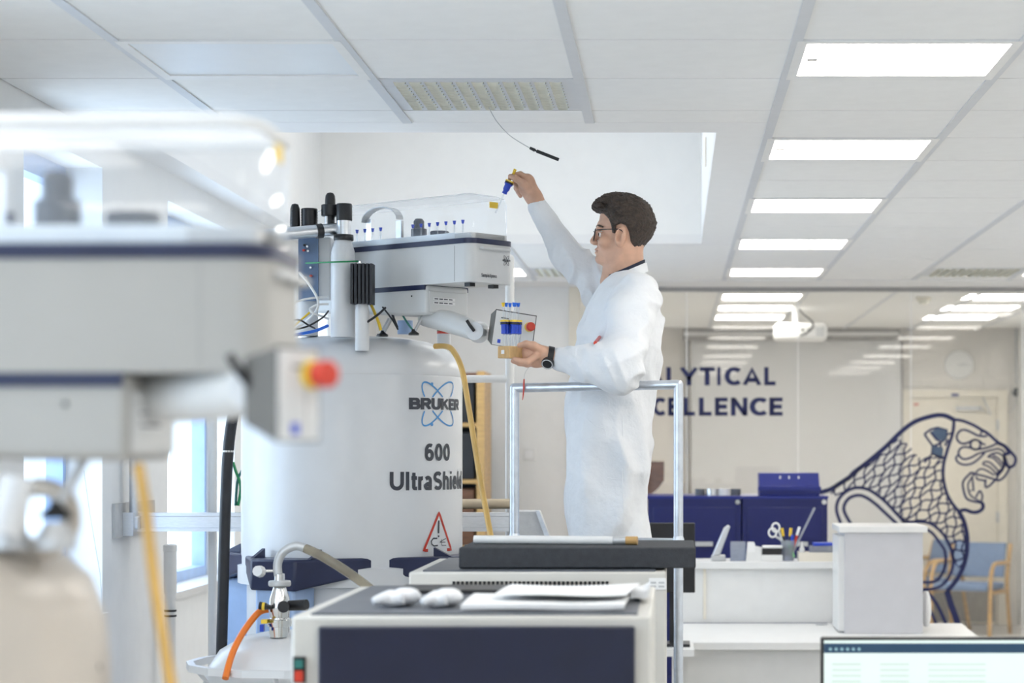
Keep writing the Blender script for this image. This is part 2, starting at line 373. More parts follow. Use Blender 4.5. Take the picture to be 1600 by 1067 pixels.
for (cidx, r) in sorted(lights_at):
    side = {4: 'in the row right of the ceiling recess', 7: 'in the row along the right wall', 1: 'behind the white safety rail'}[cidx]
    lab = 'lit square ceiling panel, %s one %s' % (num[r], side)
    if cidx == 1: lab = 'lit ceiling panel far back, just behind the top rail of the tall safety railing'
    luminaire(XS[cidx], XS[cidx+1], YS[r], YS[r+1], lab)
for (cidx, r) in off_at: luminaire(XS[cidx], XS[cidx+1], YS[r], YS[r+1], 'unlit pale square ceiling panel with latch, upper left', False)
for (cidx, r) in sorted(lights2):
    lab = 'lit ceiling panel seen through the glass wall, %s one of the %s row' % ({1: 'nearest', 3: 'middle', 5: 'farthest'}[r], 'left' if cidx == 4 else 'right')
    luminaire(XS[cidx]-(.1 if cidx == 7 else 0), XS[cidx+1]-(.1 if cidx == 7 else 0), YS2[r], YS2[r+1], lab, group='ceiling luminaires behind the glass wall', m='lamp_back')
for y0 in (3.94, 2.14, .34, -1.46):
    for x0 in (-1.52, .34, 2.20): luminaire(x0, x0+.62, y0, y0+.6, 'lit square ceiling panel over the near end of the laboratory', z=ZC-.02, group='ceiling luminaires over the near end')
for y0 in (8.0, 9.9):
    for x0 in (-1.55, -.65): luminaire(x0, x0+.6, y0, y0+.6, 'lit panel high inside the ceiling recess', z=z1-.02, group='lamps inside the ceiling recess', m='lamp_recess')
def vent(x0, x1, y0, y1, label):
    t = thing('ceiling_vent', label, 'air vent', ((x0+x1)/2, (y0+y1)/2, ZC))
    O('plate', box(x0+.01, x1-.01, y0+.01, y1-.01, ZC, ZC+.012), 'band', t)
    h = MB(); sc = MB(); nx, ny = 11, 10; px, py = (x1-x0-.10)/nx, (y1-y0-.10)/ny
    for i in range(nx):
        for j in range(ny):
            cx, cy = x0+.05+px*(i+.5), y0+.05+py*(j+.5)
            R1 = []; R2 = []
            for k in range(9):                        # each scoop is a half dome with a dark mouth
                t_ = math.pi*k/8
                R1.append((cx+px*.40*math.cos(t_), cy-py*.05+py*.36*math.sin(t_)))
            h.prism(R1, ZC-.0012, ZC, 'z')
            v = [(x, y, ZC) for x, y in R1]; ap = (cx, cy-py*.02, ZC-.013)
            sc.add([(x, y-py*.42, ZC) for x, y in R1]+[(cx+px*.30*math.cos(math.pi*k/8), cy-py*.15+py*.16*math.sin(math.pi*k/8), ZC-.011) for k in range(9)],
                   [(k, k+1, 10+k, 9+k) for k in range(8)]+[tuple(range(9, 18))])
    o = O('slots', h, 'ventd', t); o['kind'] = 'stuff'
    o = O('scoops', sc, 'ventw', t); o['kind'] = 'stuff'
vent(XS[2], XS[3], YS[3], YS[4], 'cream slotted ceiling vent above the hanging black cord end')
vent(XS[2], XS[3], YS[14], YS[15], 'far slotted ceiling vent behind the raised sleeve')
vent(XS[6], XS[7], YS[14], YS[15], 'far slotted ceiling vent at the upper right before the glass wall')
# ---------------------------------------------------------------- the big magnet
TX, TY, TR = -1.113, 7.36, .381
def on_tank(u, v, off=.0015):                        # pixel -> point on the tank's front, by intersecting the view ray
    dx, dz = (u-CU)/F, (CV-v)/F; R = TR+off
    a = dx*dx+1; b = -2*(dx*TX+TY); cc = TX*TX+TY*TY-R*R
    disc = b*b-4*a*cc; t = (-b-math.sqrt(max(disc, 0)))/(2*a)
    return math.atan2(dx*t-TX, TY-t), EYE+dz*t
def cyl_pt(phi, z, off=.0015): return Vector((TX+(TR+off)*math.sin(phi), TY-(TR+off)*math.cos(phi), z))
mag = thing('nmr_magnet', 'large white cylindrical magnet marked 600 UltraShield, on navy stand', 'magnet', (TX, TY, 0))
prof = [(.10, .72), (.34, .74), (.362, .80), (.362, 1.16), (TR+.012, 1.165), (TR+.012, 1.225), (TR, 1.23), (TR, 1.868), (TR-.002, 1.872), (TR, 1.876), (TR-.004, 1.905), (TR-.022, 1.94), (TR-.06, 1.972), (TR-.12, 1.995), (TR-.20, 2.008), (.02, 2.014)]
O('vessel', MB().lathe(prof, (TX, TY, 0), 96), 'tank', mag, ang=50)
def tank_text(body, u0, u1, v0, v1, bold, m, name, ref=None):
    """text whose part `ref` (default all) spans u0..u1; caps from v1 (base) to v0 (top)"""
    v, f = text_mesh(body, bold)
    w = text_mesh(ref, bold)[0][:, 0].max() if ref else v[:, 0].max()
    h = 1.0
    p0, za = on_tank(u0, v1); p1, _ = on_tank(u1, v1); zb = on_tank((u0+u1)/2, v0)[1]; za = on_tank((u0+u1)/2, v1)[1]
    mb = MB(); k = (p1-p0)/w
    mb.add([cyl_pt(p0+x*k, za+y/h*(zb-za)) for x, y in v], f)
    return O(name, mb, m, mag, flat=True)
tank_text('BRUKER', 639, 717, 622, 640, .11, 'text', 'maker_lettering')
tank_text('600', 664, 703, 693, 720, .05, 'text', 'number_lettering')
tank_text('UltraShield', 609, 675, 737, 766, .04, 'text', 'model_lettering', 'Ultra')
def tank_line(pts, w, m, name, closed=False, off=.0012):
    mb = MB(); q = []; dn = []
    for i in range(len(pts)):
        a_, b_ = pts[i], pts[(i+1) % len(pts)]
        dn += [a_] if (i == len(pts)-1 and not closed) or len(pts) > 8 else [(a_[0]+(b_[0]-a_[0])*t_, a_[1]+(b_[1]-a_[1])*t_) for t_ in (.0, .06, .94)]
    for u, v in dn: q.append(on_tank(u, v))
    n = len(q); k = n if closed else n-1; A = []
    for i in range(n):
        a, b = (q[i-1], q[(i+1) % n]) if closed else (q[max(i-1, 0)], q[min(i+1, n-1)])
        d = Vector(((b[0]-a[0])*TR, b[1]-a[1])).normalized(); nx, nz = -d.y, d.x
        A += [cyl_pt(q[i][0]+nx*w/TR, q[i][1]+nz*w, off), cyl_pt(q[i][0]-nx*w/TR, q[i][1]-nz*w, off)]
    mb.add(A, [(2*i, 2*i+1, (2*i+3) % (2*n), (2*i+2) % (2*n)) for i in range(k)])
    return O(name, mb, m, mag, flat=True)
for sgn in (1, -1):                                   # two crossed orbits, open behind the lettering
    for half in (1, -1):
        pts = []
        for k in range(25):
            t = math.pi*(k/24)
            ex, ey = 13*math.cos(t), 40*math.sin(t)*half
            a = math.radians(33)*sgn
            pts.append((684+(ex*math.cos(a)-ey*math.sin(a)), 631-(ex*math.sin(a)*0.9+ey*math.cos(a))))
        pts = [p for p in pts if abs(p[1]-631) > 10]
        if len(pts) > 2: tank_line(pts, .0028, 'logo', 'logo_orbit')
for u, v in ((675, 600), (675, 663)):
    ph, z = on_tank(u, v)
    O('logo_electron', MB().prism([(0, 0)], 0, 0) if False else MB().add([cyl_pt(ph+.006*math.cos(t)/TR, z+.006*math.sin(t), .002) for t in [2*math.pi*k/14 for k in range(14)]], [tuple(range(14))]), 'logo', mag, flat=True)
tank_line([(686, 801), (662, 860), (705, 858.5)], .0050, 'redprint', 'warning_triangle', closed=True, off=.002)
mb = MB()
for pts in ([(686, 803), (664.5, 858.5), (703, 857)],):
    mb.add([cyl_pt(*on_tank(u, v), .0012) for u, v in pts], [(0, 1, 2)])
O('warning_field', mb, 'paper', mag, flat=True)
tank_line([(685.6, 813), (685.4, 825), (685.2, 833)], .0038, 'text', 'warning_mark', off=.002)
tank_line([(685.2, 836.5), (685.2, 839)], .0038, 'text', 'warning_dot', off=.002)
tank_line([(683, 841), (677, 841), (674, 845), (674.5, 850), (678, 853), (684, 852)], .0022, 'text', 'magnet_pictogram', off=.002)
tank_line([(688, 846), (697, 841)], .0012, 'text', 'key_pictogram', off=.002); tank_line([(687, 847), (696, 847)], .0012, 'text', 'key_pictogram', off=.002); tank_line([(690, 842), (690, 852), (697, 852)], .0012, 'text', 'key_pictogram', off=.002)
# stand: three wedge arms on pale blue pillars
def arm(ang, name='stand_arm'):
    a = MB(); r0, r1 = .30, .60
    poly = [(.13, -.37), (.50, -.085), (.50, .085), (.13, .37)]
    top = 1.262
    low = {0: 1.243, 1: 1.158, 2: 1.158, 3: 1.243}
    n = len(poly)
    a.add([(x, y, low[i]) for i, (x, y) in enumerate(poly)]+[(x, y, top) for x, y in poly], [tuple(range(n))[::-1], tuple(range(n, 2*n))]+[(i, (i+1) % n, n+(i+1) % n, n+i) for i in range(n)])
    a.xf(Matrix.Translation((TX, TY, 0)) @ Matrix.Rotation(ang, 4, 'Z'))
    o = O(name, a, 'navytrim', mag, bevel=.008)
    for y in (-.11, .11):
        g = MB().prism([(.385, 1.262), (.455, 1.262), (.385, 1.292)], y-.006, y+.006, 'y').xf(Matrix.Translation((TX, TY, 0)) @ Matrix.Rotation(ang, 4, 'Z'))
        O('gusset', g, 'navytrim', o)
    p = MB().box(.36, .49, -.075, .075, 0, 1.17).xf(Matrix.Translation((TX, TY, 0)) @ Matrix.Rotation(ang, 4, 'Z'))
    O('stand_pillar', p, 'paleblue', mag, bevel=.01)
for a in (-112.6, -22.6, 67.4, 157.4): arm(math.radians(a))
# turret, stacks and electronics on top of the magnet
def V(u, v, Y): return P(u, v, Y)
YT = 7.12
def upright(u, v0, v1, rpx, Y=YT, r2=None):
    a, b = P(u, v1, Y), P(u, v0, Y); return MB().cyl(a, b, rpx/F*Y, (r2 if r2 else rpx)/F*Y, 24)
def vprof(u, prof, Y=YT):                             # lathe from (px radius, v) pairs
    b = P(u, 703, Y); return MB().lathe([(max(r, .2)/F*Y, (CV-v)/F*Y) for r, v in prof], (b.x, b.y, b.z), 32)
tw = O('helium_tower', vprof(536, [(19, 527), (19, 400), (18.3, 393), (15, 383), (12.5, 375), (12, 374)], 7.05), 'tank', mag)
O('clamp_ring', vprof(537, [(15, 376), (15.5, 375), (15.5, 368), (15, 367)], 7.05), 'black', tw)
O('tower_neck', vprof(537.5, [(11.3, 368), (11.3, 345)], 7.05), 'alu', tw)
O('tower_cap', vprof(538, [(12, 345), (12.4, 344), (12.4, 321), (11.5, 318.5), (1, 318)], 7.05), 'black', tw)
tb = O('manifold_tube', MB().cyl(P(380, 371, 6.9), P(527, 358, 7.07), .021, .021, 24), 'alu', mag)
O('tube_clamp', MB().cyl(P(494, 361.5, 7.03), P(503, 360.5, 7.04), .0245, .0245, 24), 'black', tb)
rv = O('relief_valve', vprof(516, [(7, 352), (7, 340), (8, 338), (8, 312), (7.4, 306), (5, 302), (1, 300.5)], 7.08), 'black', mag)
O('valve_collar', vprof(516, [(13, 338), (14, 337), (14, 321), (13, 320)], 7.09), 'black', rv)
O('valve_stem', vprof(510, [(2.5, 352), (2.5, 338)], 7.06), 'alu', rv)
O('relief_valve', vprof(461, [(7.5, 357), (8, 350), (7.4, 326), (5, 319.5), (1, 318)], 7.1), 'black', mag)
O('knurled_cap', vprof(483.5, [(13, 354)]+[(13-(k % 2)*.5, 353-k*2.1) for k in range(13)]+[(12, 326), (1, 325.5)], 7.1), 'black', mag)
O('service_column', vprof(480, [(17, 525), (17, 474), (16, 470), (2, 469)], 7.2), 'tank', mag)
eb = MB(); a = P(466, 470, 7.12); b = P(497, 371, 7.12); eb.box(a.x, b.x, 7.12, 7.135, a.z, b.z)
eb = O('connector_panel', eb, 'steelblue', mag)
b2 = P(517, 371, 7.14); O('electronics_box', box(a.x+.004, b2.x, 7.135, 7.25, a.z+.01, b.z+.004), 'offw', mag, bevel=.006)
for i, (u, v) in enumerate([(477, 383), (482, 385), (476, 391), (483, 392), (487, 418), (487, 431), (478, 434), (470, 436), (483, 446), (472, 447)]):
    O('connector', MB().cyl(P(u, v, 7.125), P(u-2, v, 7.085), .0042, .0036, 12), ['black', 'chrome', 'red', 'chrome', 'chrome', 'red', 'castalu', 'black', 'black', 'black'][i], eb)
hs = MB()
for k in range(6):
    u = 550.5+k*6; q = P(u, 475, 6.98); q2 = P(u, 412, 6.98); hs.box(q.x-.0042, q.x+.0042, 6.965, 7.03, q.z, q2.z)
q, q2 = P(549, 474, 7.0), P(582, 413, 7.0); hs.box(q.x, q2.x, 6.985, 7.01, q.z, q2.z)
st = O('neck_stack', vprof(566, [(11, 548), (11, 486), (9.5, 478), (8, 474)], 7.0), 'tank', mag)
O('heat_sink', hs, 'rubber', st); O('stack_tip', vprof(562, [(3, 414), (3, 408)], 7.0), 'chrome', st)
O('support_column', vprof(633, [(12, 522), (12, 501)], 7.25), 'paleblue', mag)
bt = O('labelled_bottle', vprof(693.5, [(10.5, 540), (10.5, 507), (8, 503)], 7.2), 'tank', mag)
O('green_label', vprof(693.5, [(10.8, 517), (10.8, 505)], 7.2), 'green', bt); O('red_label', vprof(693.5, [(10.8, 521.5), (10.8, 517)], 7.2), 'red', bt)
def cable(name, pts, r, m, label, cat='cable', n=10, group=None):
    return O(name, MB().tube([P(*p) for p in pts], r, n), m, None, label, cat, group)
cable('cable', [(560, 408, 7.0), (520, 409.5, 6.98), (478, 411, 7.08)], .0028, 'green', 'straight green cable running to the black finned heat sink')
cable('cable', [(468, 426, 7.08), (480, 440, 7.0), (494, 462, 6.97), (497, 478, 6.97), (489, 492, 7.0), (470, 508, 7.05), (452, 520, 7.0)], .0042, 'white', 'thick white cable curving down beside the navy connector panel')
cable('cable', [(513, 475, 7.0), (497, 476, 6.98), (485, 482, 6.98), (489, 489, 6.97), (504, 494.5, 6.99), (513, 498, 7.03)], .0038, 'white', 'white cable forming a small loop left of the white tower')
cable('cable', [(513, 464.5, 7.05), (490, 465.5, 6.97), (468, 470, 6.97), (440, 483, 6.95)], .0036, 'white', 'white cable sagging left from behind the white tower')
cable('cable', [(512, 509, 7.05), (492, 517, 7.0), (462, 523, 6.98), (440, 528, 6.95)], .0052, 'bluec', 'bright blue hose lying on the magnet top')
cable('cable', [(484, 488, 7.0), (470, 500, 7.0), (450, 517, 7.0), (440, 522, 6.9)], .0034, 'yellow', 'yellow cable among the white cables, left')
cable('cable', [(513, 486, 6.98), (503, 497, 6.93), (480, 510, 6.93), (455, 516, 6.92)], .003, 'black', 'black cable crossing below the white cables')
cable('cable', [(452, 501, 6.95), (468, 500, 6.98), (482, 508, 7.0), (492, 513, 7.05)], .003, 'black', 'short black cable dipping under the yellow cable')
cable('cable', [(579, 474, 7.08), (586, 490, 7.05), (592, 505, 7.02), (595, 516, 7.02)], .0052, 'yellow', 'yellow hose hanging behind the black heat sink')
cable('cable', [(602, 481, 7.05), (590, 492, 6.99), (574, 503, 6.99)], .004, 'rubber', 'dark cable slanting left under the sample changer')
cable('cable', [(598, 480, 7.1), (612, 498, 7.05), (622, 515, 7.05)], .003, 'rubber', 'thin dark cable slanting right under the sample changer')
cable('cable', [(610, 480, 7.15), (614, 494, 7.1), (621, 512, 7.1)], .004, 'rubber', 'dark cable dropping straight under the sample changer')
cable('cable', [(624, 484, 7.1), (637, 505, 7.07), (648, 519, 7.07)], .0032, 'teal', 'teal cable running down to the magnet top')
cable('hose', [(680, 541, 7.1), (696, 541, 7.06), (708, 548, 7.0), (722, 578, 6.93), (733, 640, 6.9), (749, 740, 6.85), (768, 845, 6.75), (775, 900, 6.7)], .0095, 'yellowh', 'amber rubber hose bending over the magnet shoulder and hanging down', 'hose')
cable('hose', [(393, 520, 6.9), (372, 610, 6.88), (358, 690, 6.86), (352, 800, 6.86), (348, 950, 6.85), (345, 1060, 6.85)], .018, 'rubber', 'thick black corrugated hose standing left of the magnet', 'hose', 14)
for i, (u, v) in enumerate(((356.5, 705), (347, 1001))):
    O('cable_tie', MB().cyl(P(u, v-1.5, 6.86), P(u, v+1.5, 6.86), .0192, n=16), 'white', None, ('upper', 'lower')[i]+' white cable tie around the thick black hose', 'cable tie')

# ---------------------------------------------------------------- sample changers (one on each magnet)
def rounded(x0, x1, y0, y1, r, n=5):
    out = []
    for cx, cy, a in ((x1-r, y0+r, -90), (x1-r, y1-r, 0), (x0+r, y1-r, 90), (x0+r, y0+r, 180)):
        for k in range(n+1):
            t = math.radians(a+90*k/n); out.append((cx+r*math.cos(t), cy+r*math.sin(t)))
    return out
def tube_thing(label, group, p, tilt=None, cap='blue', spinner=False, h=.10):
    t = thing('sample_tube', label, 'sample tube', p, group=group, world=False)
    O('glass', MB().cyl((0, 0, 0), (0, 0, h), .0026, n=8), 'tube', t)
    O('cap', MB().cyl((0, 0, h-.004), (0, 0, h+.008), .0034, .0058, 10), cap, t)
    if spinner:
        s_ = O('spinner', MB().lathe([(.004, .040), (.0085, .042), (.0085, .068), (.0105, .069), (.0105, .078)], n=14), 'blue', t)
        O('spinner_ring', MB().lathe([(.0108, .0775), (.0108, .0795), (.0106, .0835), (.004, .084)], n=14), 'yellow', s_)
        O('spinner_band', MB().lathe([(.0109, .070), (.0109, .0765)], n=14), 'black', s_)
    if tilt: t.rotation_euler = tilt
    return t
def changer(label, axis, yaw, z, xmax, lmax, far):
    W_ = 'offw' if far else 'offwn'  # near housing takes the copy with shade in its colour
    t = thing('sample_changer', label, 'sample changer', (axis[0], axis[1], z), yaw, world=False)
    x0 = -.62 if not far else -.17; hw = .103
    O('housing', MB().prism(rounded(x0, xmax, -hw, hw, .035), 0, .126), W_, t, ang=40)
    O('rim', MB().prism(rounded(x0-.002, xmax+.002, -hw-.003, hw+.003, .037), .126, .143), 'navytrim', t, ang=40)
    O('seam', box(xmax-.075, xmax-.073, -hw-.0006, -hw+.01, .004, .12), 'greycase', t)
    O('handle_bar', MB().tube([(xmax+.001, -.062, .112), (xmax+.010, -.058, .112), (xmax+.010, .068, .112), (xmax+.001, .074, .112)], .005, 8, smooth=False), 'offw', t)
    for y in (-.06, .05): O('latch', box(xmax-.06, xmax-.035, y-.012, y+.012, -.012, 0), 'black', t)
    # lower housing
    lp = [(-.09, .0), (-.09, -.07), (.05, -.075), (lmax-.12, -.098), (lmax, -.098), (lmax, 0)]
    lo = MB().prism([(a, b) for a, b in lp], -.098, .098, 'y')
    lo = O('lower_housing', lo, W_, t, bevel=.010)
    O('lower_rim', box(-.10, lmax-.006, -.102, .102, -.016, 0.0), 'navytrim', lo)
    O('panel', box(lmax, lmax+.003, -.088, .088, -.09, -.02), 'offw', lo, bevel=.002)
    for zz in (-.045, -.058): O('sticker', box(lmax+.003, lmax+.0045, -.07, .03, zz-.0045, zz+.0045), 'paper', lo)
    for zz in (-.045, -.058):
        for k in range(4): O('print_line', box(lmax+.0045, lmax+.005, -.066+k*.022, -.049+k*.022, zz-.0018, zz+.0018), 'text', lo)
    O('blank_cover', MB().cyl((.10, -.0985, -.052), (.10, -.1000, -.052), .021, n=24), 'offw', lo)
    for x in (.16, lmax-.07): O('screw', MB().cyl((x, -.0985, -.035), (x, -.1, -.035), .003, n=8), 'black', lo)
    # struts down to the magnet
    for x, y, dx in ((lmax-.20, -.06, -.03), (lmax-.06, -.05, -.03), (lmax-.36, .07, -.03)):
        s_ = O('strut', MB().cyl((x, y, -.09), (x+dx, y-.02, -.155), .0055, n=10), 'castalu', t)
        O('foot', MB().lathe([(.018, 0), (.018, .006), (.009, .012), (.006, .02)], (x+dx, y-.02, -.163), 14), 'black', s_)
    # clear cover
    cx0, cx1, ch = x0+.06, xmax-.012, .150
    out = rounded(cx0, cx1, -hw+.006, hw-.006, .03); zt = .143+ch
    co = MB(); n = len(out)
    ins = lambda k: [(((cx0+cx1)/2+(a-(cx0+cx1)/2)*(1-k/(cx1-cx0)*2)), b*(1-k/hw)) for a, b in out]
    co.rings([[(a, b, .143) for a, b in out], [(a, b, zt-.028) for a, b in out], [(a, b, zt-.009) for a, b in ins(.007)]], caps=False)
    cv = O('cover', co, 'clear' if far else 'clearnear', t, ang=60)
    tp = MB(); tp.rings([[(a, b, zt-.009) for a, b in ins(.007)], [(a, b, zt) for a, b in ins(.028)]], caps=False)
    tp.add([(a, b, zt) for a, b in ins(.028)], [tuple(range(n))])
    O('cover_top', tp, 'cleartop' if far else 'cleartopnear', cv, ang=60)  # milky tint stands in for bright reflections on this clear sheet
    if not far:
        O('cover_lip', MB().tube([(a, b, zt-.016) for a, b in ins(.001)], .006, 8, smooth=False, closed=True), 'white', cv)  # white tube added to imitate the glare along the cover edge
    O('yellow_sticker', box(cx1+.0005, cx1+.0015, -.005, .035, zt-.045, zt-.025), 'yellow', cv)
    # carousel
    O('carousel', MB().prism(rounded(x0+.07, xmax-.06, -hw+.016, hw-.016, .05), .1432, .165), 'glow', t, ang=40)
    O('front_stage', MB().prism(rounded(xmax-.10, xmax-.012, -.085, .085, .012), .1432, .162), 'offw', t)
    o = O('lift_frame', MB().box(.075, .10, -.006, .006, .143, .25).box(.225, .25, -.006, .006, .143, .235), 'alu', t)
    ar = []
    for k in range(13):
        a = math.pi*k/12; ar.append((.1625-.0875*math.cos(a), .238+.045*math.sin(a)))
    mb = MB()
    for k in range(12):
        (xa, za), (xb, zb) = ar[k], ar[k+1]
        mb.add([(xa, -.028, za), (xb, -.028, zb), (xb, .004, zb), (xa, .004, za), (xa, -.028, za+.004), (xb, -.028, zb+.004), (xb, .004, zb+.004), (xa, .004, za+.004)],
               [(3, 2, 1, 0), (4, 5, 6, 7), (0, 1, 5, 4), (1, 2, 6, 5), (2, 3, 7, 6), (3, 0, 4, 7)])
    O('lift_arch', mb, 'castalu', o)
    O('lift_motor', MB().lathe([(.027, .15), (.027, .205), (.018, .207), (.018, .232), (.012, .24), (.001, .241)], (.30, .03, 0), 24), 'darkgrey', t)
    O('drive_cap', MB().lathe([(.032, .16), (.032, .19), (.03, .193), (.001, .194)], (.385, .045, 0), 24), 'darkgrey', t)
    return t
YAW = -math.atan2(.634, .773)
ch1 = changer('white sample changer with clear cover on top of the large magnet', (TX, TY), YAW, 2.167, .68, .47, True)
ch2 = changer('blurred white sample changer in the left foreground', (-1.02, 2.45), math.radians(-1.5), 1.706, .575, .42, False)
def in_changer(c_, p): return Matrix.Translation(c_.location) @ Matrix.Rotation(c_.rotation_euler.z, 4, 'Z') @ Vector(p)
ORD = ['first', 'second', 'third', 'fourth', 'fifth', 'sixth', 'seventh', 'eighth', 'ninth', 'tenth', 'eleventh']
for k in range(14):
    if 4 <= k <= 6: continue
    tube_thing('blue-capped sample tube, %s from the left in the row under the far clear cover' % ORD[(k if k < 4 else k-3)], 'tubes in the far sample changer', in_changer(ch1, (.10+.0385*k, -.07+.0008*k, .142)), h=.058)
for k in range(8):
    tube_thing('blurred capped sample tube, %s from the left in the near changer' % ORD[k], 'tubes in the near sample changer', in_changer(ch2, (.03+.034*k+(.004*k if k < 5 else .012), -.075, .142)), h=.03, cap='navytrim')
# end-face print of the far changer
def flat_text(body, parent, origin, ux, h, m, name, bold=0, kx=1):
    v, f = text_mesh(body, bold); H = 1.0; k = h/H; ux = Vector(ux).normalized()
    return O(name, MB().add([Vector(origin)+ux*(x*k*kx)+Vector((0, 0, y*k)) for x, y in v], f), m, parent, flat=True)
flat_text('SampleXpress', ch1, (.6812, -.055, .018), (0, 1, 0), .012, 'text', 'model_lettering', .01, .75)
flat_text('BRUKER', ch1, (.6812, .045, .075), (0, 1, 0), .007, 'text', 'maker_lettering', .03)
for s_ in (1, -1):
    O('maker_orbit', MB().tube([(.681, .062+.006*math.cos(t)-s_*.010*math.sin(t), .0785+.016*math.sin(t)) for t in [2*math.pi*k/16 for k in range(16)]], .0006, 5, False, True), 'text', ch1)
# swivel arm with control box, for each changer
def control(label, ap, ar, jt, jr, box_c, yaw, tilt, size, es):
    t = thing('control_box', label, 'control panel', tuple(box_c))
    O('swivel_arm', MB().tube(ap, ar, 16), 'offw', t)
    jd = Vector((-.15, -1, 0)).normalized()
    j = O('swivel_joint', MB().tube([Vector(jt)+jd*d for d in (.03, -.012, -.02, -.03, -.034)][::-1], [jr*.8, jr, jr, jr*.96, jr*.8], 28, smooth=False), 'tank', t)
    O('joint_lever', MB().tube([Vector(jt)-jd*-.036, Vector(jt)-jd*-.043+Vector((-.012, 0, .018)), Vector(jt)-jd*-.043+Vector((-.022, 0, .034))], .0055, 8), 'black', j)
    Mx = Matrix.Translation(box_c) @ Matrix.Rotation(yaw, 4, 'Z') @ Matrix.Rotation(tilt, 4, 'Y')
    w, h, d = size
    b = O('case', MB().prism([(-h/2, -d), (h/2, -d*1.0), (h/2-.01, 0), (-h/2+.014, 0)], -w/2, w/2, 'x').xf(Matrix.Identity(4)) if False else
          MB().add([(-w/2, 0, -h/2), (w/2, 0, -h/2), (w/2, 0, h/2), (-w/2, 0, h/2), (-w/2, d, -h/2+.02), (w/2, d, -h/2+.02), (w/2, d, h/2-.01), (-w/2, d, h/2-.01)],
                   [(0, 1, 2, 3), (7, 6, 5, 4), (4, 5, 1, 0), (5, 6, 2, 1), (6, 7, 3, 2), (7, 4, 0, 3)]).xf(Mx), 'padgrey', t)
    O('front_plate', box(-w/2+.002, w/2-.002, -.002, 0, -h/2+.002, h/2-.002).xf(Mx), 'offw', b)
    O('edge_gasket', MB().tube([Mx @ Vector(p) for p in ((-w/2, .001, h/2), (w/2, .001, h/2), (w/2, .001, -h/2))], .0016, 6, False), 'black', b)
    ex, ez = es
    e = O('stop_button', MB().tube([Mx @ Vector((ex, y, ez)) for y in (-.010, -.014, -.030, -.034)], [.009, .0145, .0145, .010], 18, smooth=False), 'red', t)
    O('stop_collar', MB().tube([Mx @ Vector((ex, y, ez)) for y in (-.002, -.011)], [.016, .014], 18, smooth=False), 'yellow', e)
    O('text_mark', box(-w/2+.02, -w/2+.045, -.003, -.002, h*.30-.002, h*.30+.001).xf(Mx), 'text', b); O('blue_mark', box(-w/2+.018, -w/2+.028, -.003, -.002, -h*.42, -h*.42+.012).xf(Mx), 'blue', b)
    O('seam', box(w*.17, w*.17+.0015, -.0026, -.002, -h*.47, h*.2).xf(Mx), 'greycase', b)
    return t
control('small grey control box with red stop button behind the tube rack', [P(664, 496, 7.10), P(702, 503, 7.0), P(742, 517, 6.93)], [.030, .037, .032], P(745, 518, 6.88), .036, P(803, 516, 6.83), math.radians(16), math.radians(8), (.135, .115, .075), (.048, .018))
control('blurred control box with red stop button in the left foreground', [P(200, 622, 2.45), P(300, 620, 2.40), P(408, 607, 2.34)], [.030, .029, .030], P(412, 606, 2.29), .034, P(465, 617, 2.24), math.radians(48), 0, (.056, .10, .055), (.018, .022))

# ---------------------------------------------------------------- near magnet (blurred)
m2 = thing('nmr_magnet', 'blurred cream cylindrical magnet at the lower left edge', 'magnet', (-1.02, 2.45, 0))
O('vessel', MB().lathe([(.1, .35), (.355, .36), (.357, 1.36), (.352, 1.42), (.335, 1.468), (.30, 1.50), (.25, 1.522), (.18, 1.535), (.02, 1.54)], (-1.02, 2.45, 0), 72), 'tankc', m2, ang=50)
O('stand_ring', MB().lathe([(.30, .25), (.37, .25), (.37, .36), (.30, .36)], (-1.02, 2.45, 0), 40), 'navytrim', m2)
for a in (0, 120, 240):
    O('stand_leg', box(.28, .37, -.05, .05, 0, .26).xf(Matrix.Translation((-1.02, 2.45, 0)) @ Matrix.Rotation(math.radians(a+30), 4, 'Z')), 'paleblue', m2)
O('port_ring', MB().tube([Vector((P(62, 815, 2.40).x+.036*math.cos(t), 2.40, 1.542+.036*math.sin(t))) for t in [2*math.pi*k/16 for k in range(16)]], .011, 10, True, True), 'tankc', m2)
O('strut', MB().cyl(P(30, 745, 2.3), P(5, 830, 2.3), .017, .02), 'tank', m2)
for u in (15, 88): O('port_foot', MB().lathe([(.022, 0), (.022, .015), (.012, .03)], (P(u, 0, 2.35).x, 2.35, 1.51), 14), 'castalu', m2)
O('side_bolt', MB().ball(P(146, 1043, 2.45), .009, 10), 'rubber', m2)
cable('hose', [(216, 727, 2.36), (225, 780, 2.38), (240, 900, 2.40), (262, 1040, 2.42), (275, 1110, 2.43)], .0065, 'yellowh', 'blurred yellow hose hanging below the near sample changer', 'hose')

# ---------------------------------------------------------------- consoles
def console(label, x0, x1, y0, y1, zt):
    t = thing('console_cabinet', label, 'cabinet', ((x0+x1)/2, (y0+y1)/2, 0))
    O('body', box(x0, x1, y0, y1, .06, zt), 'beige', t, bevel=.006)
    O('plinth', box(x0+.03, x1-.03, y0+.04, y1-.04, 0, .06), 'black', t)
    O('top_panel', box(x0+.035, x1-.028, y0+.012, y1-.03, zt, zt+.004), 'darkgrey', t)
    return t
ZT = 1.306
c1 = console('near beige console cabinet with large navy front door', -.721, -.038, 4.0, 4.86, ZT)
a, b = P(497, 979, 3.985), P(992, 979, 3.985)
O('door', box(a.x, b.x, 3.985, 4.0, .2, a.z), 'navy', c1, bevel=.004)
sw = O('power_switch', box(P(459, 0, 4).x, P(478, 0, 4).x, 3.993, 4.0, P(0, 1066, 4).z, P(0, 1026, 4).z), 'black', c1)
O('green_rocker', box(P(462, 0, 4).x, P(475, 0, 4).x, 3.987, 3.993, P(0, 1043, 4).z, P(0, 1030, 4).z), 'teal', sw)
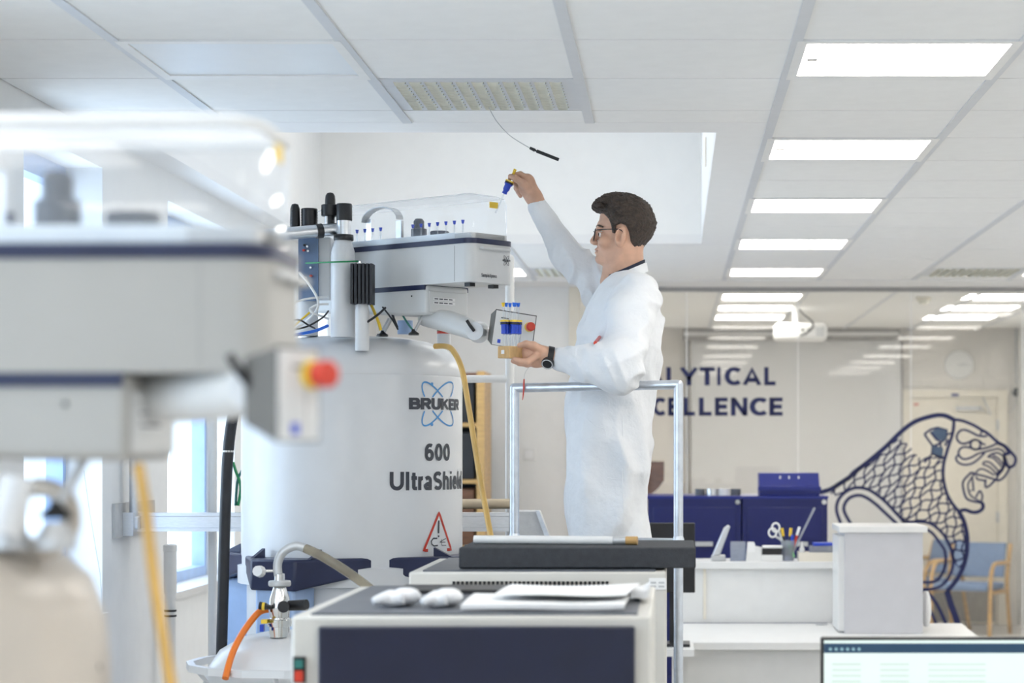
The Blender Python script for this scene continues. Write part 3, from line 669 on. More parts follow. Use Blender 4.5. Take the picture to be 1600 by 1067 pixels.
O('red_rocker', box(P(462, 0, 4).x, P(475, 0, 4).x, 3.987, 3.993, P(0, 1064, 4).z, P(0, 1047, 4).z), 'red', sw)
c2 = console('rear beige console cabinet with slotted vent, under the dark foam slab', -.678, -.015, 5.44, 6.12, ZT)
vs = MB()
for k in range(36):
    u = 707+k*6.85; a = P(u, 918, 5.436); vs.box(a.x, a.x+.0065, 5.434, 5.44, a.z, a.z+.016)
vo = O('vent_slots', vs, 'black', c2); vo['kind'] = 'stuff'
lb = O('rating_label', box(P(1014, 0, 5.44).x, P(1041, 0, 5.44).x, 5.437, 5.44, P(0, 921, 5.44).z, P(0, 903, 5.44).z), 'paper', c2)
for k in range(4): O('label_line', box(P(1016+(k % 2)*13, 0, 5.43).x, P(1025+(k % 2)*13, 0, 5.43).x, 5.4362, 5.437, P(0, 912+k//2*6, 5.43).z, P(0, 909+k//2*6, 5.43).z), 'castalu', lb)
fs = O('foam_slab', box(P(717, 0, 5.5).x, P(1075, 0, 5.5).x+.02, 5.5, 5.95, ZT+.006, ZT+.060), 'foam', None, 'thick dark grey foam slab lying on the rear console', 'foam slab', bevel=.004)
t = thing('poster_tube', 'thin white tube with brown stopper lying on the foam slab', 'tube', P(850, 853, 5.7))
zf = ZT+.060+.0115
O('tube_body', MB().cyl((P(741, 0, 5.72).x, 5.72, zf), (P(958, 0, 5.66).x, 5.66, zf), .0115, n=18), 'white', t)
O('clear_end', MB().cyl((P(958, 0, 5.66).x, 5.66, zf), (P(978, 0, 5.655).x, 5.655, zf), .0108, n=18), 'castalu', t)
O('stopper', MB().cyl((P(978, 0, 5.655).x, 5.655, zf), (P(996, 0, 5.65).x, 5.65, zf), .0115, n=18), 'wood', t)
# papers, gloves and a folder on the near console
zt = ZT+.0045
def papersheet(pts, z, th, wav):
    mb = MB(); n = 12; R = []
    for i in range(n+1):
        for j in range(n+1):
            s_, q_ = i/n, j/n
            p = Vector(pts[0])*(1-s_)*(1-q_)+Vector(pts[1])*s_*(1-q_)+Vector(pts[2])*s_*q_+Vector(pts[3])*(1-s_)*q_
            R.append((p.x, p.y, z+wav*(max(0, s_-.55)**2*1.2+.12*math.sin(s_*5+q_*3)+.12)))
    top = R; bot = [(x, y, zz-th) for x, y, zz in R]; N = (n+1)**2
    ix = lambda i, j: i*(n+1)+j
    f = [(ix(i, j), ix(i+1, j), ix(i+1, j+1), ix(i, j+1)) for i in range(n) for j in range(n)]
    f += [tuple(N+k for k in q[::-1]) for q in f[:n*n]]
    for i in range(n):
        for a_, b_ in ((ix(i, 0), ix(i+1, 0)), (ix(i+1, n), ix(i, n)), (ix(0, i+1), ix(0, i)), (ix(n, i), ix(n, i+1))): f.append((a_, N+a_, N+b_, b_))
    return mb.add(top+bot, f)
x = lambda u, Y: (u-CU)/F*Y
O('paper_stack', papersheet([(x(720, 4.06), 4.06), (x(975, 4.06), 4.06), (x(985, 4.40), 4.40), (x(742, 4.40), 4.40)], zt+.010, .009, .012), 'paper', None, 'stack of white paper sheets on the near console top', 'paper', ang=60)
O('paper_sheet', papersheet([(x(770, 4.16), 4.16), (x(978, 4.14), 4.14), (x(1000, 4.44), 4.44), (x(800, 4.5), 4.5)], zt+.022, .0012, .016), 'paper', None, 'loose curled sheet on top of the paper stack', 'paper', ang=60)
O('folder', box(x(632, 4.72), x(800, 4.72), 4.55, 4.74, zt, zt+.008), 'black', None, 'flat black folder at the back of the near console top', 'folder', bevel=.002)
def glove(label, u0, u1, Y):
    mb = MB(); xa, xb = x(u0, Y), x(u1, Y)
    w_ = xb-xa
    mb.ball(((xa+xb)/2+.25*w_, Y, zt+.019), .03, 14, (1.0, 1.3, .6))
    for k in range(4):
        a_ = Vector((xa+.45*w_, Y-.045+.03*k, zt+.014)); mb.tube([a_+Vector((.3*w_, 0, .004)), a_, a_+Vector((-.2*w_, .004*(k-2), .003)), a_+Vector((-.42*w_+.05*w_*(k % 2), .008*(k-2), -.002))], [.014, .0125, .0115, .008], 8)
    mb.tube([((xa+xb)/2+.2*w_, Y+.02, zt+.016), ((xa+xb)/2+.1*w_, Y+.07, zt+.013), (xa+.35*w_, Y+.09, zt+.011)], [.015, .012, .008], 8)
    o = O('cotton_glove', mb, 'glove', None, label, 'glove', 'cotton gloves', ang=80); return o
glove('crumpled white cotton glove, left one of the pair', 588, 650, 4.20)
glove('crumpled white cotton glove beside the paper stack', 664, 712, 4.18)
O('crumpled_tissue', papersheet([(x(985, 4.3), 4.3), (x(1012, 4.3), 4.3), (x(1016, 4.5), 4.5), (x(992, 4.5), 4.5)], zt+.02, .016, .02), 'glove', None, 'small crumpled white tissue at the right edge of the console top', 'tissue', ang=60)

# ---------------------------------------------------------------- transfer dewar with valve, lower left
DX, DY = x(455, 6.0), 6.05
dw = thing('transfer_dewar', 'white rounded dewar with steel valve in front of the magnet', 'dewar', (DX, DY, 0))
O('dewar_body', MB().lathe([(.05, .10), (.24, .12), (.262, .2), (.262, .92), (.25, .99), (.21, 1.05), (.15, 1.085), (.08, 1.10), (.02, 1.102)], (DX, DY, 0), 56), 'tank', dw, ang=50)
for k in range(4): O('caster', MB().ball((DX+.18*math.cos(k*1.571+.7), DY+.18*math.sin(k*1.571+.7), .05), .05, 12, (1, .6, 1)), 'black', dw)
VX = x(437, 5.95); vz = lambda v: EYE+(CV-v)/F*5.95
vp = lambda pr: MB().lathe([(r/F*5.95, vz(v)) for r, v in pr], (VX, 5.95, 0), 28)
hd = O('valve_body', vp([(16, 995), (16, 979), (19, 978), (19, 966), (15, 965), (16.5, 950), (15.5, 935), (10, 918), (9, 914)]), 'chrome', dw)
O('clamp_flange', vp([(16, 916), (17.5, 914), (17.5, 909), (16, 907)]), 'castalu', hd)
O('valve_neck', vp([(8, 908), (8, 897), (7, 896)]), 'chrome', hd)
O('base_clamp', vp([(18, 976), (19.8, 975), (19.8, 968), (18, 967)]), 'chrome', hd)
O('elbow_pipe', MB().tube([P(435, 900, 5.95), P(434, 880, 5.95), (P(443, 862, 5.95)), P(462, 853, 5.95), P(480, 858, 5.95)], .0125, 16), 'castalu', dw)
O('flex_hose', MB().tube([P(478, 857, 5.95), P(505, 870, 5.92), P(545, 895, 5.88), P(585, 925, 5.8), P(610, 950, 5.75)], .0135, 16), sheet('braided_hose', tint=(.75, .7, .6), milky=.35, milkcol=(.6, .55, .45)), dw)
O('side_knob', MB().tube([P(423, 949, 5.93), P(412, 947, 5.9), P(405, 946, 5.9)], [.006, .011, .011], 12, False), 'black', dw)
kb = O('front_knob', MB().cyl(P(443, 948, 5.92), P(443, 948, 5.86), .017, .016, 20), 'black', dw)
O('grip_knob', MB().cyl(P(452, 946, 5.92), P(479, 945, 5.9), .0145, .0155, 18), 'black', dw)
O('yellow_tag', MB().cyl(P(410, 947, 5.90), P(414, 947.3, 5.90), .0115, n=12), 'yellow', dw)
O('bleed_valve', MB().cyl(P(430, 892, 5.95), P(412, 892, 5.93), .004, n=10), 'chrome', dw)
O('bleed_wheel', MB().cyl(P(407, 893, 5.92), P(402, 892, 5.90), .017, .015, 10), 'tank', dw)
O('blue_tap', box(x(408, 5.93), x(414, 5.93), 5.91, 5.93, vz(985), vz(974)), 'blue', dw)
O('yellow_clip', box(x(411, 5.93), x(420, 5.93), 5.90, 5.93, vz(972), vz(966)), 'yellow', dw)
hr = MB(); zz = vz(1048)
for k in range(8):
    a0, a1 = math.radians(180+k*22.5-40), math.radians(180+(k+1)*22.5-40)
    hr.add([(DX+r*math.cos(a), DY+r*math.sin(a), z_) for a in (a0, a1) for r, z_ in ((.285, zz), (.285, zz+.02), (.305, zz+.02), (.305, zz))], [(0, 1, 5, 4), (1, 2, 6, 5), (2, 3, 7, 6), (3, 0, 4, 7)])
O('handle_ring', hr, 'tank', dw)
for a in (150, 210, 270, 310): O('handle_bracket', MB().cyl((DX+.255*math.cos(math.radians(a)), DY+.255*math.sin(math.radians(a)), zz-.03), (DX+.29*math.cos(math.radians(a)), DY+.29*math.sin(math.radians(a)), zz+.01), .006, n=8), 'tank', dw)
cable('hose', [(419, 952, 5.93), (404, 957, 5.92), (385, 980, 5.89), (370, 1005, 5.84), (360, 1030, 5.80), (352, 1060, 5.76)], .0095, 'orange', 'bright orange hose curving down from the steel valve', 'hose')

# ---------------------------------------------------------------- window-side beam, pipes
bm = thing('support_beam', 'aluminium beam with clamp fixed to the window pier by a steel plate', 'beam', (-1.2, 7.82, 1.3))
zb = lambda v: EYE+(CV-v)/F*7.8
O('wall_plate', box(XL, XL+.012, 7.62, 8.2, zb(838), zb(785)), 'castalu', bm)
O('beam_profile', MB().prism([(7.78, zb(830)), (7.86, zb(830)), (7.86, zb(801)), (7.78, zb(801)), (7.78, zb(806)), (7.787, zb(807)), (7.787, zb(824)), (7.78, zb(825))], XL+.012, x(797, 7.8), 'x'), 'alu', bm)
O('end_block', box(XL+.012, XL+.05, 7.72, 7.88, zb(836), zb(800)), 'alu', bm)
O('clamp', box(x(200, 7.77), x(219, 7.77), 7.74, 7.78, zb(826), zb(806)), 'galv', bm, bevel=.004)
O('clamp_post', MB().cyl(P(209, 806, 7.76), P(209, 640, 7.76), .016, n=18), 'galv', bm)
O('end_bracket', MB().prism([(x(797, 7.8), zb(830)), (x(797, 7.8), zb(798)), (x(842, 7.8), zb(798)), (x(862, 7.8), zb(850)), (x(797, 7.8), zb(850))], 7.76, 7.90, 'y'), 'castalu', bm, bevel=.004)
O('bracket_lip', MB().prism([(x(838, 7.8), zb(797)), (x(844, 7.8), zb(797)), (x(865, 7.8), zb(850)), (x(857, 7.8), zb(850))], 7.745, 7.76, 'y'), 'galv', bm)
O('cardboard_tube', MB().cyl(P(600, 788, 7.84), P(797, 787, 7.84), .0185, n=24), 'card', None, 'beige cardboard tube lying on the aluminium beam', 'tube')
dp = thing('drain_pipe', 'white vertical drain pipe on the window pier with black clamp', 'pipe', (x(265, 8.25), 8.25, 0))
px_ = x(266, 8.25); zp = lambda v: EYE+(CV-v)/F*8.25
O('pipe', MB().lathe([(.022, 0), (.022, zp(928)), (.025, zp(926)), (.025, zp(862)), (.027, zp(861)), (.027, zp(852)), (.02, zp(850))], (px_, 8.25, 0), 20), 'white', dp)
for v in (954, 962): O('clamp', MB().lathe([(.0235, zp(v+1.6)), (.0245, zp(v+1.4)), (.0245, zp(v-1.4)), (.0235, zp(v-1.6))], (px_, 8.25, 0), 20), 'black', dp)
cable('cord', [(131, 735, 7.45), (140, 800, 7.45), (150, 860, 7.46), (158, 920, 7.46), (161, 1067, 7.46)], .0016, 'castalu', 'thin grey cord hanging down the bright window reveal', 'cord', 6)
cable('cable', [(364, 722, 8.1), (368, 735, 8.1), (376, 760, 8.1), (372, 790, 8.1)], .006, 'green', 'green cable hanging behind the magnet, left side', 'cable', 8)
cable('cable', [(378, 735, 8.1), (371, 752, 8.1), (368, 790, 8.1)], .005, 'teal', 'teal cable tangled behind the magnet, left side', 'cable', 8)

# hanging cord with black end
hc = thing('hanging_sensor', 'thin cord hanging from the ceiling vent with black rod end', 'sensor', P(765, 172, 6.8))
O('cord', MB().tube([P(764, 168, 6.75), P(775, 188, 6.78), (P(797, 212, 6.8)), P(829, 232, 6.8)], .0015, 6), 'castalu', hc)
O('rod_end', MB().tube([P(828, 231, 6.8), P(836, 235, 6.8), P(836.5, 235, 6.8), P(838, 236, 6.8), P(838.5, 236, 6.8), P(873, 249.5, 6.8)], [.0045, .0055, .003, .003, .0055, .0055], 12, False), 'black', hc)

# ---------------------------------------------------------------- stepped platform with railings
pf = thing('service_platform', 'galvanised steel service platform with railing around the standing man', 'platform', (-.2, 6.75, 0))
YR0, YR1 = 6.53, 6.38
L0, L1, Rr = P(804, 0, YR0), P(1060, 0, YR1), .0145
zr = lambda v, Y: EYE+(CV-v)/F*Y
lt, rt = Vector((L0.x, YR0, zr(606, YR0))), Vector((L1.x, YR1, zr(601, YR1)))
lb_, rb_ = Vector((L0.x, YR0, zr(843, YR0))), Vector((L1.x, YR1, zr(848, YR1)))
O('rail_post', MB().cyl((lt.x, lt.y, .0), lt, Rr, n=20), 'galv', pf)
O('rail_post', MB().cyl((rt.x, rt.y, .0), rt, Rr, n=20), 'galv', pf)
O('top_rail', MB().cyl(lt, rt, Rr, n=20), 'galv', pf); O('lower_rail', MB().cyl(lb_, rb_, Rr*.95, n=20), 'galv', pf)
for p in (lt, rt): O('rail_elbow', MB().ball(p, Rr*1.02, 14), 'galv', pf)
for p in (lb_, rb_): O('weld_collar', MB().lathe([(Rr, -.02), (Rr*1.2, -.012), (Rr*1.2, .012), (Rr, .02)], p, 18), 'galv', pf)
DZ = .64
dk = [(lt.x, lt.y+.02), (rt.x, rt.y+.02), (rt.x+.40, rt.y+.72), (lt.x+.40, lt.y+.72)]
O('deck', MB().prism(dk, DZ-.05, DZ), 'galv', pf)
for p in dk[2:]: O('rail_post', MB().cyl((p[0], p[1], 0), (p[0], p[1], DZ), Rr, n=14), 'galv', pf)
g2 = thing('safety_railing', 'tall white safety railing standing behind the control box', 'railing', (P(797, 0, 7.95).x, 7.95, 0))
yp = 7.97; xa = x(796.5, yp); zt_, zm = zr(404, yp), zr(592, yp)
O('rail_post', MB().cyl((xa, yp, 0), (xa, yp, zt_), .0165, n=20), 'white', g2)
O('top_rail', MB().cyl((xa, yp, zt_), (x(560, yp), yp, zt_), .0165, n=20), 'white', g2)
O('rail_elbow', MB().ball((xa, yp, zt_), .0168, 14), 'white', g2)
O('middle_rail', MB().cyl((xa, yp, zm), (x(330, yp), yp, zm), .0145, n=20), 'white', g2)
O('rail_post', MB().cyl((x(332, yp), yp, 0), (x(332, yp), yp, zm), .0165, n=20), 'white', g2)
# ---------------------------------------------------------------- desks on the right
def zat(v, Y): return EYE+(CV-v)/F*Y
YD = 9.5
dk = thing('white_desk', 'low white desk with grey front panel, right of the railing', 'desk', (x(1280, YD), YD+.5, 0))
zd = zat(990, YD+.2)
zd = .755
O('desktop', MB().prism([(x(1057, YD), YD), (x(1540, YD), YD), (x(1503, YD+1.05), YD+1.05), (x(1062, YD+1.05), YD+1.05)], zd-.035, zd), 'white', dk, bevel=.003)
O('front_panel', box(x(1066, YD+.06), x(1520, YD+.06), YD+.06, YD+.08, .12, zd-.035), 'greycase' if False else 'offw', dk)
for u in (1056, 1513): O('desk_leg', box(x(u, YD), x(u, YD)+.03, YD+.01, YD+.9, 0, zd-.035), 'white', dk)
YC = 10.55; zc_ = zat(879, YC)
ct = thing('white_counter', 'raised white counter behind the low desk, carrying pens and trays', 'counter', (x(1200, YC), YC+.2, 0))
O('countertop', box(x(1048, YC), x(1316, YC), YC, YC+.34, zc_-.032, zc_+.004), 'white', ct, bevel=.003)
O('front_panel', box(x(1052, YC), x(1313, YC), YC+.03, YC+.05, zd, zc_-.032), 'white', ct)
for u0, u1, v0, v1 in ((1099, 1103, 886, 968), (1308, 1312, 886, 968), (1103, 1308, 886, 890)):
    O('frame_strip', box(x(u0, YC), x(u1, YC), YC+.02, YC+.032, zat(v1, YC), zat(v0, YC)), 'cream' if u1-u0 < 6 and u0 < 1200 else 'white', ct)
for u in (1052, 1302): O('side_panel', box(x(u, YC), x(u, YC)+.025, YC+.05, YC+.32, 0, zc_-.032), 'white', ct)
O('cable_port', MB().lathe([(.03, 0), (.03, .003), (.001, .003)], (x(1284, YC-.1), YC-.1, zd), 20), 'castalu', dk)
YX = 9.95
gb = thing('grey_cabinet', 'pale grey box cabinet with lid standing on the low desk', 'cabinet', (x(1380, YX), YX+.2, zd))
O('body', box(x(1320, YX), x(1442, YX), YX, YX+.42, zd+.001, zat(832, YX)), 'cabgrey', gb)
O('lid', box(x(1311, YX), x(1449, YX), YX-.012, YX+.44, zat(832, YX), zat(822, YX)), 'white', gb, bevel=.003)
O('side_shelf', box(x(1311, YX), x(1320, YX), YX+.03, YX+.40, zd+.01, zat(838, YX)), 'white', gb)
O('plastic_bag', MB().ball((x(1448, YX+.2), YX+.22, zd+.10), .055, 14, (.45, 1, 1.7)), 'paper', None, 'white plastic bag hanging behind the pale grey cabinet', 'bag')
# things on the counter
ZK = zc_+.0045; yk = YC+.10
def xk(u): return x(u, yk)
def zk(v): return zat(v, yk)
tp = thing('tape_dispenser', 'silver slanted dispenser at the left end of the counter', 'dispenser', (xk(1122), yk, ZK))
O('base', MB().prism([(xk(1111), ZK), (xk(1134), ZK), (xk(1133), ZK+.03), (xk(1112), ZK+.028)], yk-.04, yk+.04, 'y'), 'castalu', tp, bevel=.004)
O('arm', MB().prism([(xk(1113), ZK+.028), (xk(1125), ZK+.03), (xk(1141), zk(822)), (xk(1137), zk(820)), (xk(1131), zk(825))], yk-.03, yk+.03, 'y'), 'alu', tp, bevel=.004)
O('acrylic_box', MB().box(xk(1141), xk(1165), yk-.04, yk-.037, ZK, zk(846)).box(xk(1141), xk(1165), yk+.037, yk+.04, ZK, zk(846)).box(xk(1141), xk(1142), yk-.037, yk+.037, ZK, zk(846)).box(xk(1164), xk(1165), yk-.037, yk+.037, ZK, zk(846)).box(xk(1141), xk(1165), yk-.037, yk+.037, ZK, ZK+.003), 'cup', None, 'clear smoky plastic box on the counter', 'box')
wb = thing('white_box', 'small white folded carton on the counter', 'box', (xk(1177), yk, ZK))
O('carton', MB().prism([(xk(1165), ZK), (xk(1190), ZK), (xk(1190), zk(855)), (xk(1180), zk(853)), (xk(1178), zk(847)), (xk(1168), zk(847))], yk-.04, yk+.03, 'y'), 'white', wb)
O('flap', box(xk(1167), xk(1179), yk-.042, yk-.04, zk(862), zk(848)), 'paper', wb)
bk = thing('label_printer', 'low black and white desktop device between carton and pen cup', 'device', (xk(1205), yk, ZK))
O('base', box(xk(1190), xk(1222), yk-.05, yk+.05, ZK, zk(866)), 'white', bk, bevel=.002); O('body', box(xk(1190), xk(1221), yk-.05, yk+.05, zk(866), zk(856)), 'black', bk)
O('lid', box(xk(1191), xk(1222), yk-.05, yk+.05, zk(856), zk(852.5)), 'white', bk, bevel=.003)
pc = thing('pen_cup', 'mesh pen cup holding scissors, pens and a ruler', 'pen cup', (xk(1231), yk, ZK))
O('cup', MB().lathe([(.001, ZK), (.031, ZK), (.037, zk(844)), (.035, zk(844)), (.029, ZK+.004), (.001, ZK+.004)], (xk(1231), yk, 0), 24), 'cup', pc)
sc = thing('scissors', 'white-handled scissors standing in the pen cup', 'scissors', (xk(1225), yk, ZK))
for cu_, cv_ in ((1212, 824), (1207, 832)):
    O('handle', MB().tube([Vector((xk(cu_)+.019*math.cos(t), yk-.01, zk(cv_)+.022*math.sin(t))) for t in [2*math.pi*k/12 for k in range(12)]], .0048, 8, True, True), 'white', sc)
    O('blade', MB().tube([(xk(cu_+5), yk-.01, zk(cv_+6)), (xk(1222), yk-.008, zk(846)), (xk(1228), yk-.006, zk(868))], [.006, .006, .003], 8), 'castalu', sc)
def pen(name, label, u0, v0, u1, v1, r, m, dy=0, tip=None):
    a_, b_ = Vector((xk(u0), yk+dy, zk(v0))), Vector((xk(u1), yk+dy*1.5, zk(v1)))
    t_ = thing(name, label, 'pen' if name != 'ruler' else 'ruler', a_)
    O('barrel', MB().cyl(a_, b_, r, n=10), m, t_); O('cap', MB().cyl(a_+(b_-a_)*.72, b_+(b_-a_)*.02, r*1.18, n=10), tip or m, t_)
    return t_
pen('marker_pen', 'black marker with yellow cap in the pen cup', 1229, 868, 1222, 826, .0065, 'black', .008, 'yellow')
pen('marker_pen', 'black marker with cream cap in the pen cup', 1232, 868, 1236, 826, .0065, 'black', .012, 'yellow')
pen('marker_pen', 'blue pen in the pen cup', 1235, 868, 1238, 836, .006, 'blue', -.008)
pen('marker_pen', 'red and white marker leaning right in the pen cup', 1236, 868, 1249, 824, .0062, 'red', 0, 'paper')
pen('highlighter', 'pale green highlighter inside the pen cup', 1240, 870, 1232, 849, .008, mat('pale_green_plastic', (.25, .55, .28), .4), -.014)
rl = O('ruler', MB().prism([(xk(1236), zk(866)), (xk(1239), zk(867)), (xk(1275), zk(794)), (xk(1271.5), zk(792))], yk+.012, yk+.015, 'y'), 'cup', None, 'long clear ruler leaning out of the pen cup', 'ruler')
tr = thing('desk_tray', 'cream tray on the counter beside the pen cup', 'tray', (xk(1282), yk, ZK))
O('tray', MB().box(xk(1247), xk(1317), yk-.07, yk-.064, ZK, zk(862)).box(xk(1247), xk(1317), yk+.064, yk+.07, ZK, zk(862)).box(xk(1247), xk(1248.5), yk-.064, yk+.064, ZK, zk(862)).box(xk(1315.5), xk(1317), yk-.064, yk+.064, ZK, zk(862)).box(xk(1248.5), xk(1315.5), yk-.064, yk+.064, ZK, ZK+.004), 'cream', tr)
for nm, lab, ct_, m_, u0, u1, v0, v1 in (('plastic_case', 'clear case of small parts in the cream tray', 'case', 'cup', 1264, 1312, 863, 852), ('blue_case', 'flat blue lid on the clear case in the cream tray', 'case', 'blue', 1270, 1313, 852, 847.5)):
    O(nm, box(xk(u0), xk(u1), yk-.05, yk+.05, zk(v0), zk(v1)), m_, None, lab, ct_, bevel=.002)
O('dropper_bottle', MB().lathe([(.001, ZK+.004), (.014, ZK+.004), (.014, zk(857)), (.005, zk(853)), (.003, zk(846)), (.001, zk(846))], (xk(1253), yk, 0), 14), 'white', None, 'tiny white dropper bottle at the left of the cream tray', 'bottle')
# black monitor seen from behind
mo = thing('computer_monitor', 'black monitor seen between the man and the railing post', 'monitor', (x(1050, 9.3), 9.3, 0))
O('panel', box(x(1012, 9.3), x(1086, 9.3), 9.3, 9.335, zat(926, 9.3), zat(817, 9.3)), 'black', mo, bevel=.004)
O('stand', box(x(1046, 9.35), x(1058, 9.35), 9.34, 9.37, zd, zat(880, 9.35)), 'black', mo); O('foot', box(x(1020, 9.3), x(1078, 9.3), 9.27, 9.45, zd-.0, zd+.012), 'black', mo)
ds2 = thing('side_table', 'small white table carrying the black monitor', 'table', (x(1040, 9.3), 9.35, 0))
O('tabletop', box(x(985, 9.3), x(1052, 9.3)+.09, 9.15, 9.49, zd-.03, zd), 'white', ds2)
for u in (987, 1050): O('leg', box(x(u, 9.3), x(u, 9.3)+.03, 9.2, 9.45, 0, zd-.03), 'white', ds2)
O('desk_ball', MB().ball((x(1090, 9.9), 9.9, zd+.30), .02, 14), 'blue', None, 'small blue round cap in front of the blue drawer cabinet', 'cap') if False else None
# near computer screen, lower right
YMn = 4.6
cs = thing('computer_screen', 'near blurred flat screen at the lower right corner', 'screen', (x(1480, YMn), YMn+.05, 0))
xa, xb, za, zb2 = x(1283, YMn), x(1283, YMn)+.54, zat(996, YMn)-.33, zat(996, YMn)
O('bezel', MB().box(xa, xb, YMn, YMn+.03, za, zb2), 'black', cs, bevel=.004)
sm = mat('screen_page', (.42, .50, .475), .3, var=.02, emis=.9); sn = mat('screen_bar', (.02, .06, .12), .3, var=.05, emis=.1); sl = mat('screen_line', (.36, .43, .40), .3, var=.02, emis=.8); si = mat('screen_icon', (.25, .42, .48), .3, var=.05, emis=.3)
pg = O('display', box(xa+.006, xb-.006, YMn-.0012, YMn, za+.006, zb2-.006), sm, cs)
zz = zat(1011, YMn); O('title_bar', box(xa+.006, xb-.006, YMn-.002, YMn-.0012, zat(1020, YMn), zat(1005, YMn)), sn, pg)
for k in range(6): O('toolbar_icon', MB().cyl((xa+.02+.0125*k, YMn-.0022, zat(1014, YMn)), (xa+.02+.0125*k, YMn-.003, zat(1014, YMn)), .0034, n=10), si, pg)
for r in range(4):
    for u0, u1 in ((1300, 1345), (1375, 1420), (1450, 1540)):
        O('list_row', box(x(u0, YMn), x(u1, YMn), YMn-.002, YMn-.0012, zat(1039+r*9, YMn), zat(1036+r*9, YMn)), sl, pg)
O('stand', box((xa+xb)/2-.03, (xa+xb)/2+.03, YMn+.03, YMn+.06, .76, za+.2), 'black', cs); O('foot', box((xa+xb)/2-.12, (xa+xb)/2+.12, YMn-.06, YMn+.14, .75, .765), 'black', cs)
wd = thing('work_desk', 'white desk carrying the near flat screen, below the frame', 'desk', (x(1480, YMn), YMn, 0))
O('desktop', box(xa-.15, xb+.5, YMn-.4, YMn+.35, .715, .75), 'white', wd)
for xx in (xa-.12, xb+.44): O('leg', box(xx, xx+.04, YMn-.35, YMn+.3, 0, .715), 'alu', wd)

# ---------------------------------------------------------------- blue cabinets
YB2 = 12.0
def bluecab(label, u0, u1):
    t = thing('drawer_cabinet', label, 'cabinet', (x((u0+u1)/2, YB2), YB2+.3, 0), group='royal blue drawer cabinets')
    xa, xb, zt = x(u0, YB2), x(u1, YB2), zat(776, YB2)
    O('body', box(xa, xb, YB2, YB2+.6, 0, zt), 'bluecab', t, bevel=.004)
    O('top_edge', box(xa-.004, xb+.004, YB2-.008, YB2+.6, zt-.012, zt+.004), 'bluebox', t)
    z0 = zt-.06
    for k in range(4):
        d = O('drawer', box(xa+.03, xb-.03, YB2-.012, YB2, z0-.31, z0), 'bluecab', t, bevel=.003); z0 -= .32
        O('handle', box(xa+.27, xa+.37, YB2-.035, YB2-.012, z0+.10, z0+.125), 'castalu', d)
    O('lock', MB().cyl((xb-.02, YB2-.012, zt-.03), (xb-.02, YB2, zt-.03), .014, n=14), 'chrome', t)
    return t
bluecab('royal blue drawer cabinet behind the railing post', 1012, 1158)
bluecab('royal blue drawer cabinet under the blue toolbox', 1160, 1293)
tb = thing('toolbox', 'blue steel toolbox on the right blue cabinet', 'toolbox', (x(1232, 12.1), 12.2, zat(776, 12)))
zz0 = zat(776, YB2)+.0045
O('bin', MB().prism([(12.06, zz0), (12.30, zz0), (12.30, zz0+.13), (12.14, zz0+.13), (12.06, zz0+.055)], x(1186, 12.1), x(1280, 12.1), 'x'), 'bluebox', tb, bevel=.004)
O('lid_edge', box(x(1184, 12.1), x(1282, 12.1), 12.045, 12.07, zz0+.03, zz0+.052), 'bluebox', tb)
for u in (1218, 1232, 1247): O('slot', box(x(u, 12.1), x(u+2, 12.1), 12.10, 12.115, zz0+.096, zz0+.112), 'paper', tb)
for i, (u0, u1, m_) in enumerate(((1086, 1102, 'darkgrey'), (1103, 1121, 'chrome'), (1122, 1141, 'white'), (1142, 1158, 'darkgrey'))):
    rr = (x(u1, 12.1)-x(u0, 12.1))/2
    O('metal_tin', MB().lathe([(rr, zz0), (rr, zz0+.032), (rr*1.03, zz0+.033), (rr*1.03, zz0+.038), (.001, zz0+.038)], ((x(u0, 12.1)+x(u1, 12.1))/2, 12.15, 0), 24), m_, None, ['leftmost dark tin', 'shiny chrome tin', 'white tin', 'rightmost dark tin'][i]+' on the left blue cabinet', 'tin', 'tins on the blue cabinet')
st = thing('bar_stool', 'brown curved plywood chair back beside the white coat', 'stool', (x(1000, 12.9), 12.9, 0))
R = []
for k in range(9):
    t_ = -1+k/4; xx = x(1003, 12.9)+.135*t_
    yy = 12.9+.08*(1-t_*t_)
    zl = zat(776, 12.9)+.10*(abs(t_)**2.2); zh = zat(721, 12.9)
    R.append([(xx, yy, zl), (xx, yy, zh), (xx, yy+.012, zh), (xx, yy+.012, zl)])
O('backrest', MB().rings(R), 'wooddk', st)
O('back_post', box(x(1003, 12.9)-.02, x(1003, 12.9)+.02, 12.975, 13.0, 1.08, zat(760, 12.9)), 'chrome', st)
O('seat', MB().lathe([(.001, 1.06), (.18, 1.065), (.19, 1.08), (.17, 1.095), (.001, 1.09)], (x(1003, 12.9), 12.88, 0), 24), 'wooddk', st)
O('post', MB().cyl((x(1003, 12.9), 12.88, .03), (x(1003, 12.9), 12.88, 1.06), .03), 'chrome', st); O('base', MB().lathe([(.22, 0), (.22, .015), (.05, .03)], (x(1003, 12.9), 12.88, 0), 24), 'chrome', st)

